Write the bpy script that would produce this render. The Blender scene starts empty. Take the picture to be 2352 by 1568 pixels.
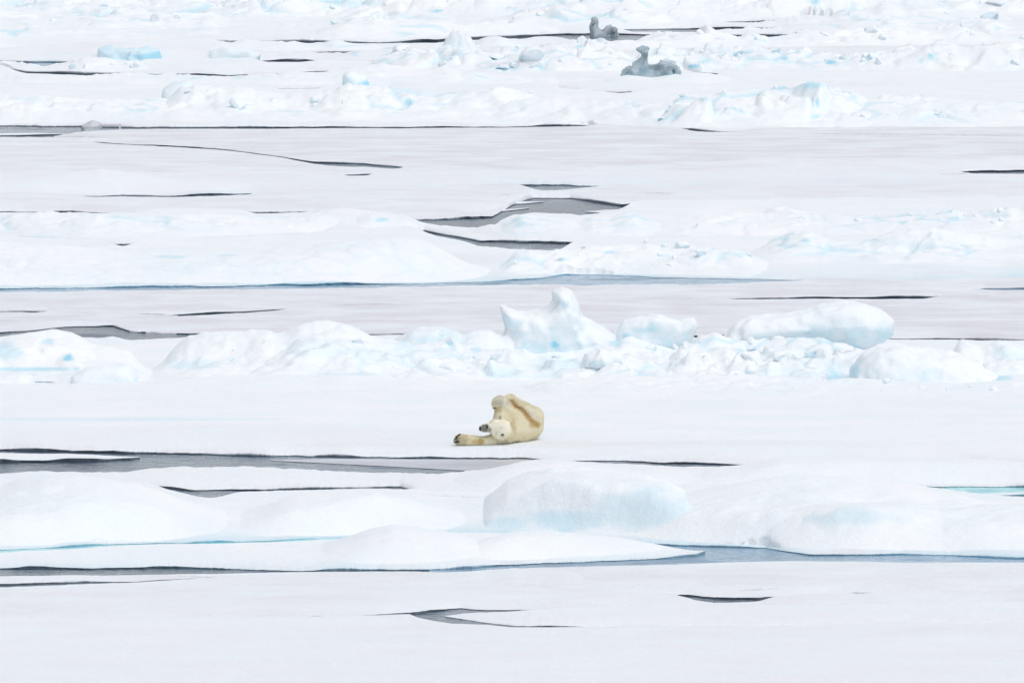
import bpy, math, random
import numpy as np
from mathutils import Vector
R = math.radians
sc = bpy.context.scene
# ------------------------------------------------------------------ camera
CAM_H = 14.0; PITCH = R(2.789); HFOV = R(4.15)
cd = bpy.data.cameras.new('camera'); cam = bpy.data.objects.new('camera', cd)
sc.collection.objects.link(cam); sc.camera = cam
cd.sensor_width = 36; cd.angle = HFOV; cd.clip_start = 5; cd.clip_end = 30000
cam.location = (0, 0, CAM_H); cam.rotation_euler = (R(90)-PITCH, 0, 0)
# ------------------------------------------------------------------ sky, light
SUN_EL, SUN_AZ = 66, 138          # degrees; azimuth clockwise from +Y
w = bpy.data.worlds.new('World'); sc.world = w; w.use_nodes = True
nt = w.node_tree; bg = nt.nodes['Background']
sk = nt.nodes.new('ShaderNodeTexSky'); sk.sky_type = 'NISHITA'; sk.sun_disc = False
sk.sun_elevation = R(SUN_EL); sk.sun_rotation = R(SUN_AZ)
sk.air_density = 1.0; sk.dust_density = 2.0; sk.ozone_density = 1.0
hs = nt.nodes.new('ShaderNodeHueSaturation'); hs.inputs['Saturation'].default_value = 0.25
nt.links.new(sk.outputs[0], hs.inputs['Color']); nt.links.new(hs.outputs[0], bg.inputs[0])
bg.inputs[1].default_value = 0.12
sl = bpy.data.lights.new('sun', 'SUN'); sl.energy = 0.55; sl.angle = R(60); sl.color = (1, .97, .94)
so = bpy.data.objects.new('sun', sl); sc.collection.objects.link(so)
sd = Vector((math.sin(R(SUN_AZ))*math.cos(R(SUN_EL)), math.cos(R(SUN_AZ))*math.cos(R(SUN_EL)), math.sin(R(SUN_EL))))
so.rotation_euler = sd.to_track_quat('Z', 'Y').to_euler()
sc.view_settings.view_transform = 'Standard'; sc.view_settings.look = 'None'
sc.view_settings.exposure = 0.45; sc.view_settings.gamma = 1
sc.render.engine = 'CYCLES'
sc.cycles.max_bounces = 8; sc.cycles.diffuse_bounces = 5
# ------------------------------------------------------------------ survey helpers (a view of 2352 x 1568 units)
F = 1176/math.tan(HFOV/2); SP, CP = math.sin(PITCH), math.cos(PITCH)
def gy(py, z=0.0):                       # distance at which height z is seen on row py
    v = (784-np.asarray(py, float))/F
    return (z-CAM_H)/(-SP+v*CP)*(CP+v*SP)
def wx(px, y, z=0.0):                    # x for column px at distance y
    t = y*CP+(CAM_H-z)*SP
    return (np.asarray(px, float)-1176)/F*t
def wz(py, y):                           # height seen on row py at distance y
    v = (784-np.asarray(py, float))/F
    return CAM_H+y*(-SP+v*CP)/(CP+v*SP)
def proj(x, y, z):
    t = y*CP+(CAM_H-z)*SP
    u = y*SP+(z-CAM_H)*CP
    return 1176+F*x/t, 784-F*u/t
def S(y): return F/y
# ------------------------------------------------------------------ noise
def _h(ix, iy, iz, s):
    n = (ix.astype(np.int64)*374761393+iy.astype(np.int64)*668265263+iz*2147483647//7+s*1274126177) & 0xffffffff
    n = ((n ^ (n >> 13))*1274126177) & 0xffffffff
    n = ((n ^ (n >> 16))*2246822519) & 0xffffffff
    return ((n ^ (n >> 15)) & 0xffffff)/float(0xffffff)
def vn2(x, y, s=0):
    ix = np.floor(x).astype(np.int64); iy = np.floor(y).astype(np.int64); fx = x-ix; fy = y-iy
    fx = fx*fx*fx*(fx*(fx*6-15)+10); fy = fy*fy*fy*(fy*(fy*6-15)+10)
    a = _h(ix, iy, 0, s); b = _h(ix+1, iy, 0, s); c = _h(ix, iy+1, 0, s); d = _h(ix+1, iy+1, 0, s)
    return (a*(1-fx)+b*fx)*(1-fy)+(c*(1-fx)+d*fx)*fy*1.0
def fb2(x, y, o=4, s=0, g=.5):
    r = 0; a = 1; n = 0
    for k in range(o):
        r = r+a*(vn2(x*2**k+17.3*k, y*2**k-9.1*k, s+k)*2-1); n += a; a *= g
    return r/n
def vn3(x, y, z, s=0):
    ix = np.floor(x).astype(np.int64); iy = np.floor(y).astype(np.int64); iz = np.floor(z).astype(np.int64)
    fx = x-ix; fy = y-iy; fz = z-iz
    fx = fx*fx*(3-2*fx); fy = fy*fy*(3-2*fy); fz = fz*fz*(3-2*fz); r = 0
    for a in (0, 1):
        for b in (0, 1):
            for c in (0, 1):
                ww = (fx if a else 1-fx)*(fy if b else 1-fy)*(fz if c else 1-fz)
                r = r+ww*_h(ix+a+(iz+c)*57, iy+b+(iz+c)*131, 0, s)
    return r
def fb3(x, y, z, o=3, s=0):
    r = 0; a = 1; n = 0
    for k in range(o):
        r = r+a*(vn3(x*2**k, y*2**k, z*2**k, s+k)*2-1); n += a; a *= .5
    return r/n
def worley(x, y, s=0):                   # smooth-edged blocks: per-cell height and distance to border
    ix = np.floor(x); iy = np.floor(y); d1 = np.full(x.shape, 9.); d2 = d1.copy(); h = np.zeros(x.shape)
    for a in (-1, 0, 1):
        for b in (-1, 0, 1):
            cx = ix+a; cy = iy+b
            px = cx+_h(cx, cy, 0, s); py = cy+_h(cx, cy, 0, s+5)
            tilt = (_h(cx, cy, 0, s+8)-.5)*(x-px)*1.6+(_h(cx, cy, 0, s+9)-.5)*(y-py)*1.6
            d = np.hypot(x-px, y-py); hh = _h(cx, cy, 0, s+11)+tilt
            m = d < d1
            d2 = np.where(m, d1, np.minimum(d2, d)); h = np.where(m, hh, h); d1 = np.where(m, d, d1)
    return h, d2-d1
def sst(a, b, x):
    t = np.clip((x-a)/(b-a), 0, 1); return t*t*(3-2*t)
# ------------------------------------------------------------------ mesh helpers
def mesh(name, V, Q, mat, attrs=None, smooth=True, colors=None):
    me = bpy.data.meshes.new(name); V = np.ascontiguousarray(V, np.float32); Q = np.ascontiguousarray(Q, np.int32)
    k = Q.shape[1]
    me.vertices.add(len(V)); me.vertices.foreach_set('co', V.ravel())
    me.loops.add(Q.size); me.loops.foreach_set('vertex_index', Q.ravel())
    me.polygons.add(len(Q)); me.polygons.foreach_set('loop_start', np.arange(0, Q.size, k, dtype=np.int32))
    me.polygons.foreach_set('loop_total', np.full(len(Q), k, np.int32))
    me.polygons.foreach_set('use_smooth', np.full(len(Q), smooth))
    me.update(calc_edges=True); me.validate()
    for n, a in (attrs or {}).items():
        at = me.attributes.new(n, 'FLOAT', 'POINT'); at.data.foreach_set('value', np.ascontiguousarray(a, np.float32).ravel())
    for n, a in (colors or {}).items():
        at = me.color_attributes.new(n, 'FLOAT_COLOR', 'POINT')
        c = np.ones((len(V), 4), np.float32); c[:, :3] = a; at.data.foreach_set('color', c.ravel())
    me.materials.append(mat); return me
def link(name, me, parent=None):
    o = bpy.data.objects.new(name, me); sc.collection.objects.link(o)
    if parent: o.parent = parent
    return o
def tag(o, label=None, cat=None, group=None, kind=None):
    for k, v in (('label', label), ('category', cat), ('group', group), ('kind', kind)):
        if v: o[k] = v
    return o
def gridquads(nr, nc):
    i = np.arange(nr-1)[:, None]*nc+np.arange(nc-1)[None]
    return np.stack([i, i+1, i+nc+1, i+nc], -1).reshape(-1, 4)
def surfnet(f, lo, st):                  # f: field (nx,ny,nz), negative inside
    s = f < 0
    nx, ny, nz = f.shape
    cnt = np.zeros((nx-1, ny-1, nz-1), np.int16); acc = np.zeros((nx-1, ny-1, nz-1, 3))
    import itertools
    for ax in range(3):
        for o1, o2 in itertools.product((0, 1), (0, 1)):
            a = [o1, o2]; a.insert(ax, 0); b = list(a); b[ax] = 1
            sa = tuple(slice(a[k], a[k]+f.shape[k]-1) for k in range(3)); sb = tuple(slice(b[k], b[k]+f.shape[k]-1) for k in range(3))
            fa = f[sa]; fbb = f[sb]; m = s[sa] != s[sb]
            t = np.where(m, fa/np.where(m, fa-fbb, 1), 0)
            cnt += m
            for k in range(3):
                acc[..., k] += np.where(m, (t if k == ax else a[k]), 0)
    act = cnt > 0; idx = np.full(cnt.shape, -1, np.int64); idx[act] = np.arange(act.sum())
    ii = np.argwhere(act); V = (ii+acc[act]/cnt[act][:, None])*st+np.array(lo)
    Q = []
    for ax in range(3):
        u, v = [(1, 2), (2, 0), (0, 1)][ax]
        sa = [slice(1, n-1) for n in f.shape]; sb = list(sa); sa[ax] = slice(0, f.shape[ax]-1); sb[ax] = slice(1, f.shape[ax])
        A = s[tuple(sa)]; B = s[tuple(sb)]; e = np.argwhere(A != B); off = np.array([1, 1, 1]); off[ax] = 0
        g = e+off; ins = A[tuple(e.T)]
        def c(du, dv):
            q = g.copy(); q[:, u] += du; q[:, v] += dv; return idx[tuple(q.T)]
        q = np.stack([c(-1, -1), c(0, -1), c(0, 0), c(-1, 0)], 1)
        q[~ins] = q[~ins][:, ::-1]; Q.append(q)
    return V, np.concatenate(Q)
def lin(poly, x):
    p = np.array(poly, float); return np.interp(x, p[:, 0], p[:, 1])
def patches(P, pl, seed=0):              # P=(px,py) arrays; pl = [(cx,cy,rx,ry,val)]
    r = np.zeros(P[0].shape)
    for (cx, cy, rx, ry, v) in pl:
        nx = fb2(P[0]/rx*1.6, P[1]/ry*1.6, 3, seed+3)*.45
        d = np.hypot((P[0]-cx)/rx, (P[1]-cy)/ry)+nx
        r = np.maximum(r, v*(1-sst(.45, 1.1, d)))
    return r
# ------------------------------------------------------------------ materials
def newmat(n):
    m = bpy.data.materials.new(n); m.use_nodes = True; t = m.node_tree
    return m, t, t.nodes['Principled BSDF']
def N(t, ty, **kw):
    n = t.nodes.new(ty)
    for k, v in kw.items(): setattr(n, k, v)
    return n
def mixc(t, fac, a, b):
    n = N(t, 'ShaderNodeMix', data_type='RGBA')
    for s_, v in ((n.inputs[0], fac), (n.inputs[6], a), (n.inputs[7], b)):
        if hasattr(v, 'is_output'): t.links.new(v, s_)
        elif isinstance(v, tuple): s_.default_value = (*v, 1)
        else: s_.default_value = v
    return n.outputs[2]
def mth(t, op, a, b=None, clamp=False):
    n = N(t, 'ShaderNodeMath', operation=op, use_clamp=clamp)
    for s_, v in ((n.inputs[0], a), (n.inputs[1], b)):
        if v is None: continue
        if hasattr(v, 'is_output'): t.links.new(v, s_)
        else: s_.default_value = v
    return n.outputs[0]
def noise(t, scale, detail=4, vec=None, rough=.55):
    n = N(t, 'ShaderNodeTexNoise'); n.inputs['Scale'].default_value = scale; n.inputs['Detail'].default_value = detail
    n.inputs['Roughness'].default_value = rough
    if vec: t.links.new(vec, n.inputs['Vector'])
    return n.outputs[0]
def ramp(t, fac, a, b):
    n = N(t, 'ShaderNodeMapRange', interpolation_type='SMOOTHSTEP'); t.links.new(fac, n.inputs[0])
    n.inputs[1].default_value = a; n.inputs[2].default_value = b; return n.outputs[0]
def icemat():
    m, t, p = newmat('snow_ice')
    geo = N(t, 'ShaderNodeNewGeometry'); pos = geo.outputs['Position']
    at = {k: N(t, 'ShaderNodeAttribute', attribute_name=k).outputs['Fac'] for k in ('blue', 'grey', 'wet')}
    n1 = noise(t, .45, 5, pos); n2 = noise(t, 3.0, 5, pos, .65)
    c = mixc(t, ramp(t, n1, .35, .7), (.865, .91, .94), (.915, .93, .945))
    n3 = noise(t, 1.1, 6, pos, .7)
    g = mth(t, 'MULTIPLY', at['grey'], mth(t, 'ADD', mth(t, 'MULTIPLY', ramp(t, n3, .25, .75), .35), ramp(t, n1, .25, .75)), True)
    c = mixc(t, g, c, (.70, .695, .735))
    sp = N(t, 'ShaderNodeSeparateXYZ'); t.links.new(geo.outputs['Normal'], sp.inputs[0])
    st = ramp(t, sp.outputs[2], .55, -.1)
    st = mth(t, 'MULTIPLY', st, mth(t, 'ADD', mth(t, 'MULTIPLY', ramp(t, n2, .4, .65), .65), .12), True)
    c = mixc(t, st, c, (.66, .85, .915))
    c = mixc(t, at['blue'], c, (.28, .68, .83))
    c = mixc(t, at['wet'], c, (.12, .145, .175))
    t.links.new(c, p.inputs['Base Color'])
    p.inputs['Roughness'].default_value = .75; p.inputs['Specular IOR Level'].default_value = .25
    b = N(t, 'ShaderNodeBump'); b.inputs['Strength'].default_value = .5; b.inputs['Distance'].default_value = .06
    hh = mth(t, 'ADD', noise(t, 5, 6, pos, .6), mth(t, 'MULTIPLY', noise(t, 28, 3, pos), .35))
    t.links.new(hh, b.inputs['Height']); t.links.new(b.outputs[0], p.inputs['Normal'])
    return m
ICE = icemat()
def watermat(n, deep, rough, spec):
    m, t, p = newmat(n); geo = N(t, 'ShaderNodeNewGeometry')
    c = mixc(t, ramp(t, noise(t, .25, 5, geo.outputs['Position']), .35, .65), deep, tuple(min(1, v*1.5) for v in deep))
    sk_ = ramp(t, noise(t, .55, 6, geo.outputs['Position'], .6), .55, .68)
    c = mixc(t, mth(t, 'MULTIPLY', sk_, .4), c, (.42, .46, .50))
    r_ = mth(t, 'ADD', mth(t, 'MULTIPLY', sk_, .35), rough); t.links.new(r_, p.inputs['Roughness'])
    t.links.new(c, p.inputs['Base Color']); p.inputs['Specular Tint'].default_value = (.35, .50, .68, 1)
    p.inputs['Specular IOR Level'].default_value = spec
    b = N(t, 'ShaderNodeBump'); b.inputs['Strength'].default_value = 1.; b.inputs['Distance'].default_value = .09
    t.links.new(noise(t, 2.2, 3, geo.outputs['Position']), b.inputs['Height']); t.links.new(b.outputs[0], p.inputs['Normal'])
    return m
SEA = watermat('sea_water', (.04, .075, .12), .14, .34)
POND = watermat('pond_water', (.13, .25, .37), .15, .35)
CYAN = watermat('cyan_pond_water', (.28, .66, .74), .15, .3)
def plane(name, x0, x1, y0, y1, z, mat):
    me = mesh(name, [(x0, y0, z), (x1, y0, z), (x1, y1, z), (x0, y1, z)], [(0, 1, 2, 3)], mat, smooth=False)
    return tag(link(name, me), kind='structure')
plane('sea', -6000, 6000, -200, 14000, 0, SEA)
# ------------------------------------------------------------------ floes
XL, XR = -1150, 3500
FLOES = {}
class Floe:
    def __init__(s, name, near, far, fb=.22, und=.06, wn=1.5, lip=1., grey=0., nblue=0, ncol=1350, seed=1, label='', blue=(), cracks=(), jag=.35, greys=(), wets=(), wl=(7, 9), mesh_=True, cat='ice floe', dark=1.):
        s.__dict__.update(fb=fb, grey=grey, und=und, wn=wn, lip=lip, seed=seed, wl=wl)
        near = np.array(near, float); far = np.array(far, float)
        x0 = max(near[0, 0], far[0, 0]); x1 = min(near[-1, 0], far[-1, 0])
        s.px0, s.px1 = x0, x1
        # columns fixed in world x along the floe's middle distance
        ym = float(gy((near[:, 1].mean()+far[:, 1].mean())/2)); pxs = np.linspace(x0, x1, ncol)
        s.pxs = pxs
        yN = gy(lin(near, pxs)); X = wx(pxs, ym)
        sc_ = (ym/250.)
        jn = fb2(X*.9/sc_, X*0+seed*3.1, 6, seed, .6); jf = fb2(X*.7/sc_, X*0+seed*7.7, 4, seed+40, .6)
        dpx = lin(near, pxs)-lin(far, pxs); s.fbx = fb*np.clip(dpx/(fb*S(ym)*1.7), .12, 1); yF = gy(lin(far, pxs), s.fbx*.9)
        gap = yF-yN; J = jag*(ym/250.)**2*1.6
        lim = np.clip(gap*.25, 0, J)
        yN = yN+jn*lim; yF = np.maximum(yF+jf*lim*.6, yN+.05)
        s.X, s.yN, s.yF = X, yN, yF
        kk = max(3, int(1.2*sc_/abs(X[1]-X[0]))); s.yNs = np.convolve(np.pad(yN, kk, mode='edge'), np.ones(2*kk+1)/(2*kk+1), 'valid')
        if not mesh_: return
        nr = int(np.clip(np.abs(lin(near, pxs)-lin(far, pxs)+fb*S(ym)).max()/1.3, 14, 260))
        t = np.unique(np.concatenate([[0, .001, .003, .006, .01, .015, .025], np.linspace(.03, .97, nr), [.98, .99, .996, 1]]))
        Y = 1/((1-t)[:, None]/yN[None]+t[:, None]/yF[None])
        # each column keeps one viewing column: x grows with distance
        XX = np.broadcast_to(X[None], Y.shape)*(Y/ym)
        Z = s.height(XX, Y, yN[None]+0*Y, yF[None]+0*Y)
        wet = np.zeros(Y.shape); 
        px, py = proj(XX, Y, Z)
        bl = patches((px, py), blue, seed); gr = np.full(Y.shape, float(grey)); gr = np.maximum(gr, patches((px, py), greys, seed))
        wet = np.maximum(wet, patches((px, py), wets, seed))
        for (poly, cw) in cracks:
            p = np.array(poly, float); inx = (px > p[0, 0]) & (px < p[-1, 0])
            taper = np.minimum(px-p[0, 0], p[-1, 0]-px)/60.
            wv = cw*np.clip(taper, 0, 1)*(.6+.8*vn2(px/14., py*0, seed+9))
            dd = np.abs(py-(lin(poly, px)+fb2(px/25., px*0, 3, seed+2)*1.5))
            k = np.where(inx, 1-sst(.5, 1., dd/np.maximum(wv, .01)), 0)
            wet = np.maximum(wet, k); Z = Z-.05*k
        # edge transition: thin greyish wet snow by the water
        sN = Y-yN[None]
        gr = np.maximum(gr, .6*np.exp(-sN/(.4*wn*sc_))*(.3+.9*vn2(XX/.5, Y/.9, seed+71)))
        if nblue: bl = np.maximum(bl, nblue*.5*np.exp(-sN/(.45*wn*sc_))*(.2+1.1*vn2(XX/1.3, Y/2., seed+72)))
        V = [np.stack([XX, Y, Z], -1)]
        # walls down to and below the water, near and far
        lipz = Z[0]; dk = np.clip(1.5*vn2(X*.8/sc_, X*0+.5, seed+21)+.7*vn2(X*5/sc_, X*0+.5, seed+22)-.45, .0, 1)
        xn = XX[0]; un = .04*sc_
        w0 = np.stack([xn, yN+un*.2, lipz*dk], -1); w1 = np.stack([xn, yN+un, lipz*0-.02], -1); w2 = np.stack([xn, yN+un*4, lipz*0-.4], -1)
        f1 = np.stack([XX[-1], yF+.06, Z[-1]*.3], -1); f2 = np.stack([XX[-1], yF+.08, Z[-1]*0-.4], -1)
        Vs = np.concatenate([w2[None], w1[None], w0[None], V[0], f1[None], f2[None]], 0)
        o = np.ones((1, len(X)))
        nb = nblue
        wet = np.concatenate([o*(1-nb*.8)*dark, o*(1-nb*.85)*dark, o*.75*(1-nb)*dark, wet, o*.1, o*.3], 0)  # near wall tone: wet ice plus painted shade of the undercut edge
        bl = np.concatenate([o*nb, o*nb, o*nb, bl, o*0, o*0], 0)
        gr = np.concatenate([o*0, o*0, o*.8, gr, o*0, o*0], 0)
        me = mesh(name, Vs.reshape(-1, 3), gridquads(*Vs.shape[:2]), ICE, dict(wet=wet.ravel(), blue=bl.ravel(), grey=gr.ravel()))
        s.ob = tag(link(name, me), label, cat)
    def height(s, X, Y, yN, yF):
        k = Y/250.
        cx = X/Y*s.ymid; cfl = np.interp(cx, s.X, s.fbx)/s.fb; yS = np.interp(cx, s.X, s.yNs)
        sN = np.maximum(Y-yN, 0); q = np.exp(-sN/(.5*k)); sN = sN*q+np.maximum(Y-yS, 0)*(1-q)
        a = 1-np.exp(-sN/(s.wn*k)); b = np.clip((yF-Y)/(.25*k)+.75, 0, 1)
        lip = (.012+.05*vn2(X*1.3/k, Y*.8/k, s.seed+31)**2)*s.lip*k**.5
        fbl = np.interp(cx, s.X, s.fbx); h = lip+np.maximum(fbl-lip, 0)*a*b; lip = np.minimum(lip, fbl)
        n = fb2(X/s.wl[0], Y/s.wl[1], 5, s.seed+50, .45)
        n2 = fb2(X/.8, Y/1.1, 3, s.seed+60)
        fe = np.clip((yF-Y)/(2.5*k), .12, 1)
        return np.maximum(h+(s.und*n*1.6*(.1+.9*a)+s.und*.12*n2*a)*fe*cfl, lip*.7)
    def ground(s, X, Y):
        ym = float(np.mean(Y)); xs = X  # look up edges by column
        cx = X/Y
        base = s.X/ s.ymid
        yN = np.interp(cx, base, s.yN); yF = np.interp(cx, base, s.yF)
        return s.height(X, Y, yN, yF)
def _marg(s, X, Y):
    cx = X/Y*s.ymid; return Y-np.interp(cx, s.X, s.yNs), np.interp(cx, s.X, s.yF)-Y
Floe.margins = _marg
_oi = Floe.__init__
def _init(s, name, near, far, **kw):
    n = np.array(near, float); f = np.array(far, float)
    s.ymid = float(gy((n[:, 1].mean()+f[:, 1].mean())/2)); _oi(s, name, near, far, **kw)
Floe.__init__ = _init
def plus(nearpoly, gap):                 # far silhouette of the nearer floe = near edge of the farther one + visible water
    xs = np.arange(XL, XR, 5.)
    gg = lin(gap, xs); gg = np.where(gg < -1, gg-6*np.clip((-1-gg)/2, 0, 1), gg)
    gg = np.convolve(np.pad(gg, 4, mode='edge'), np.ones(9)/9, 'valid'); sd = int(nearpoly[3][0]+nearpoly[2][1]*7)
    am = np.clip(.5+np.abs(gg)*.12, .5, 2.2); gg = gg+am*(1.3*fb2(xs/70., 0*xs+.4, 3, sd)+.8*fb2(xs/16., 0*xs+.4, 3, sd+5))
    return [(x, float(lin(nearpoly, x)+q)) for x, q in zip(xs, gg)]
# far pack ice beyond the picture, out to the horizon
me = mesh('far_pack_ice', [(-5000, 720, .3), (5000, 720, .3), (5000, 13000, .3), (-5000, 13000, .3)], [(0, 1, 2, 3)], ICE, dict(grey=[.3]*4), smooth=False)
tag(link('far_pack_ice', me), kind='structure')
N1 = [(XL,42),(900,50),(1440,54),(1600,52),(1760,50),(2352,47),(XR,45)]
G1 = [(XL,-4),(1430,-4),(1450,1.5),(1590,1.5),(1620,-3),(1690,1),(1760,1),(1800,-3),(2180,-3),(2200,.5),(2290,.5),(2310,-3),(XR,-4)]
N2 = [(XL,76),(880,80),(960,78),(1100,73),(1430,69),(1610,68),(2352,60),(XR,58)]
G2 = [(XL,-5),(880,-5),(895,1.5),(958,1.5),(970,-4),(1080,-3),(1100,0),(1180,0),(1200,-4),(1420,-4),(1440,4),(1610,5),(1770,3),(1790,-4),(XR,-5)]
N3 = [(XL,97),(500,98),(640,99),(820,98),(1000,97),(1080,92),(1280,82),(1420,80),(1500,82),(1760,84),(2000,88),(2352,92),(XR,94)]
G3 = [(XL,-4),(490,-4),(510,1),(560,-2),(630,1),(1000,1.5),(1040,-1),(1090,3),(1200,5),(1240,0),(1320,11),(1400,17),(1500,15),(1770,12),(1850,7),(2000,5),(2120,4),(2160,-2),(2320,1),(XR,1)]
N4 = [(XL,126),(600,123),(840,122),(1000,125),(1280,132),(1600,120),(2352,112),(XR,112)]
G4 = [(XL,-4),(590,-4),(615,1.5),(840,1.5),(870,-3),(XR,-5)]
N5 = [(XL,140),(0,143),(100,145),(300,147),(600,141),(700,142),(1000,143),(1100,150),(1330,155),(1700,150),(2352,145),(XR,145)]
G5 = [(XL,3),(0,3),(90,9),(140,5),(250,4),(305,2),(320,-4),(590,-3),(600,1),(700,1),(720,-2),(880,-1),(900,1.5),(1000,1.5),(1020,-4),(1150,-3),(1170,1),(1320,1),(1350,-4),(XR,-5)]
N6 = [(XL,160),(0,160),(60,168),(190,172),(270,171),(370,171),(420,173),(520,176),(640,173),(750,168),(900,170),(1300,178),(1600,172),(1700,170),(2352,175),(XR,175)]
G6 = [(XL,-4),(0,-4),(50,1),(150,1),(250,3),(370,6),(400,1.5),(640,3),(660,1),(750,0),(800,-4),(1590,-4),(1605,4),(1650,4),(1665,-4),(XR,-5)]
N7 = [(XL,203),(620,206),(750,205),(1000,208),(1280,202),(1420,214),(1500,212),(1750,200),(2352,202),(XR,202)]
G7 = [(XL,-4),(610,-4),(625,.6),(745,.6),(760,-4),(1250,-3),(1280,2),(1450,2),(1480,-3),(1880,-4),(1900,.4),(2000,.4),(2020,-3),(XR,-5)]
N8 = [(XL,287),(0,290),(160,293),(300,294),(640,295),(1000,294),(1176,292),(1350,289),(1420,298),(1640,303),(2352,300),(XR,300)]
G8 = [(XL,24),(0,24),(110,22),(180,10),(300,2.5),(500,1),(760,.7),(1110,1.5),(1350,1.5),(1380,-4),(1560,-3),(1600,.3),(1700,.3),(1730,-3),(XR,-4)]
N9 = [(XL,325),(200,326),(400,337),(530,347),(640,361),(720,374),(840,379),(930,386),(1200,394),(1450,388),(1700,378),(2352,368),(XR,368)]
G9 = [(XL,-4),(195,-3),(215,1),(400,1.2),(640,1.2),(700,2.5),(780,4),(900,2.5),(940,-3),(XR,-4)]
N10 = [(XL,408),(780,403),(860,402),(1400,402),(2200,395),(2352,394),(XR,393)]
G10 = [(XL,-4),(775,-3),(790,2),(850,2),(870,-3),(2180,-3),(2220,2),(2352,7),(XR,7)]
N11 = [(XL,456),(180,451),(400,450),(580,448),(900,442),(1150,430),(1200,427),(1290,428),(1330,430),(1400,430),(1600,432),(2352,427),(XR,427)]
G11 = [(XL,-3),(170,-2),(200,1.5),(400,2.5),(580,1.5),(600,-3),(1190,-3),(1225,7),(1250,12),(1290,8),(1330,1),(1400,-2),(XR,-4)]
N12 = [(XL,487),(0,488),(330,490),(570,491),(750,489),(960,507),(1130,501),(1150,489),(1175,474),(1200,465),(1225,457),(1310,457),(1395,470),(1430,476),(1500,472),(2352,466),(XR,466)]
G12 = [(XL,.6),(0,.8),(330,.8),(345,-4),(555,-4),(575,1),(750,1),(770,-5),(940,-4),(965,3),(1000,12),(1060,16),(1130,18),(1160,20),(1220,33),(1320,38),(1390,24),(1430,6),(1450,-6),(XR,-8)]
N13 = [(XL,546),(0,553),(270,566),(500,560),(900,538),(975,532),(1050,545),(1100,556),(1290,560),(1480,558),(1700,555),(2300,557),(2352,556),(XR,555)]
G13 = [(XL,-8),(250,-3),(265,.6),(300,.6),(320,-6),(940,-8),(975,4),(1020,8),(1080,8),(1130,9),(1290,10),(1310,-4),(2280,-6),(2300,1),(2345,1),(XR,-5)]
N14 = [(XL,666),(0,664),(430,660),(840,655),(1080,650),(1240,640),(1300,632),(1400,632),(1600,640),(1800,643),(2000,648),(2352,645),(XR,645)]
G14 = [(XL,7),(0,7),(430,6),(800,6),(1080,6),(1240,14),(1320,22),(1500,17),(1700,8),(1800,3),(1870,-2),(XR,-4)]
N15 = [(XL,716),(0,716),(100,718),(420,724),(560,717),(640,712),(900,702),(1500,690),(1680,687),(1900,685),(2140,685),(2200,676),(2260,664),(2352,664),(XR,664)]
G15 = [(XL,.6),(90,.6),(110,-2),(400,-1),(430,2),(540,2),(570,4),(590,1.5),(640,1),(670,-2),(1650,-1.5),(1690,1),(1830,1.8),(2000,3),(2130,1.5),(2150,-2),(2240,-2),(2270,2),(XR,3)]
N16 = [(XL,778),(0,766),(150,752),(260,750),(300,762),(430,770),(870,770),(940,770),(1600,774),(2060,779),(2352,781),(XR,782)]
G16 = [(XL,14),(0,16),(150,26),(260,26),(430,6),(500,2),(870,2.5),(940,2),(1600,2),(2060,2.5),(2352,2.5),(XR,2)]
N18 = [(XL,1030),(0,1036),(400,1043),(800,1049),(1176,1053),(1400,1059),(1560,1067),(1700,1069),(1760,1065),(1900,1062),(2200,1064),(2352,1072),(XR,1075)]
G18 = [(XL,50),(0,46),(280,40),(420,26),(600,26),(740,31),(900,34),(1050,33),(1150,20),(1220,4),(1270,.5),(1350,5),(1500,6),(1650,3),(1720,2),(1770,-3),(2150,-4),(2250,1),(2352,1.5),(XR,1)]
N19 = [(XL,1114),(0,1112),(380,1121),(450,1125),(700,1125),(920,1121),(980,1138),(1200,1142),(1600,1130),(1900,1120),(2120,1119),(2352,1120),(XR,1120)]
G19 = [(XL,-4),(350,-3),(400,8),(470,20),(500,20),(540,9),(700,3),(830,1),(860,2),(925,6),(950,-3),(2080,-4),(2120,3),(2230,16),(2352,26),(XR,28)]
N20 = [(XL,1274),(0,1263),(270,1251),(430,1247),(620,1243),(760,1238),(840,1233),(1000,1226),(1300,1236),(1560,1255),(1620,1257),(1760,1260),(1790,1265),(1850,1274),(2100,1277),(2352,1281),(XR,1283)]
G20 = [(XL,3),(0,3),(270,1.5),(430,1),(620,1),(760,1.5),(840,-.5),(900,-4),(1100,-6),(1300,-8),(1500,-6),(1600,8),(1615,12)]
N21 = [(XL,1312),(0,1309),(200,1307),(400,1304),(590,1310),(900,1311),(1010,1309),(1300,1295),(1500,1285),(1600,1278),(1620,1271)]
F22 = [(XL,1322),(0,1320),(300,1316),(500,1313),(590,1312),(700,1309),(960,1309),(1010,1311),(1100,1308),(1300,1302),(1600,1294),(1800,1290),(2352,1293),(XR,1293)]
N22 = [(XL,1345),(0,1343),(320,1336),(420,1330),(600,1326),(900,1338),(1300,1360),(1580,1370),(1640,1377),(1750,1376),(1900,1368),(2352,1358),(XR,1355)]
G22 = [(XL,6),(0,6),(320,1.5),(420,0),(500,-2),(1560,-3),(1595,.6),(1640,2.5),(1740,1.5),(1770,-3),(1800,-3),(XR,-3)]
N23 = [(XL,1428),(800,1418),(940,1411),(1000,1405),(1060,1398),(1110,1402),(1250,1403),(2352,1388),(XR,1385)]
FT = [(1022,1413),(1060,1406),(1100,1402),(1200,1398),(1400,1392),(2352,1380),(XR,1378)]
NT = [(1022,1416),(1060,1421),(1110,1429),(1180,1437),(1500,1442),(1700,1441),(2000,1438),(2352,1435),(XR,1435)]
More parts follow.
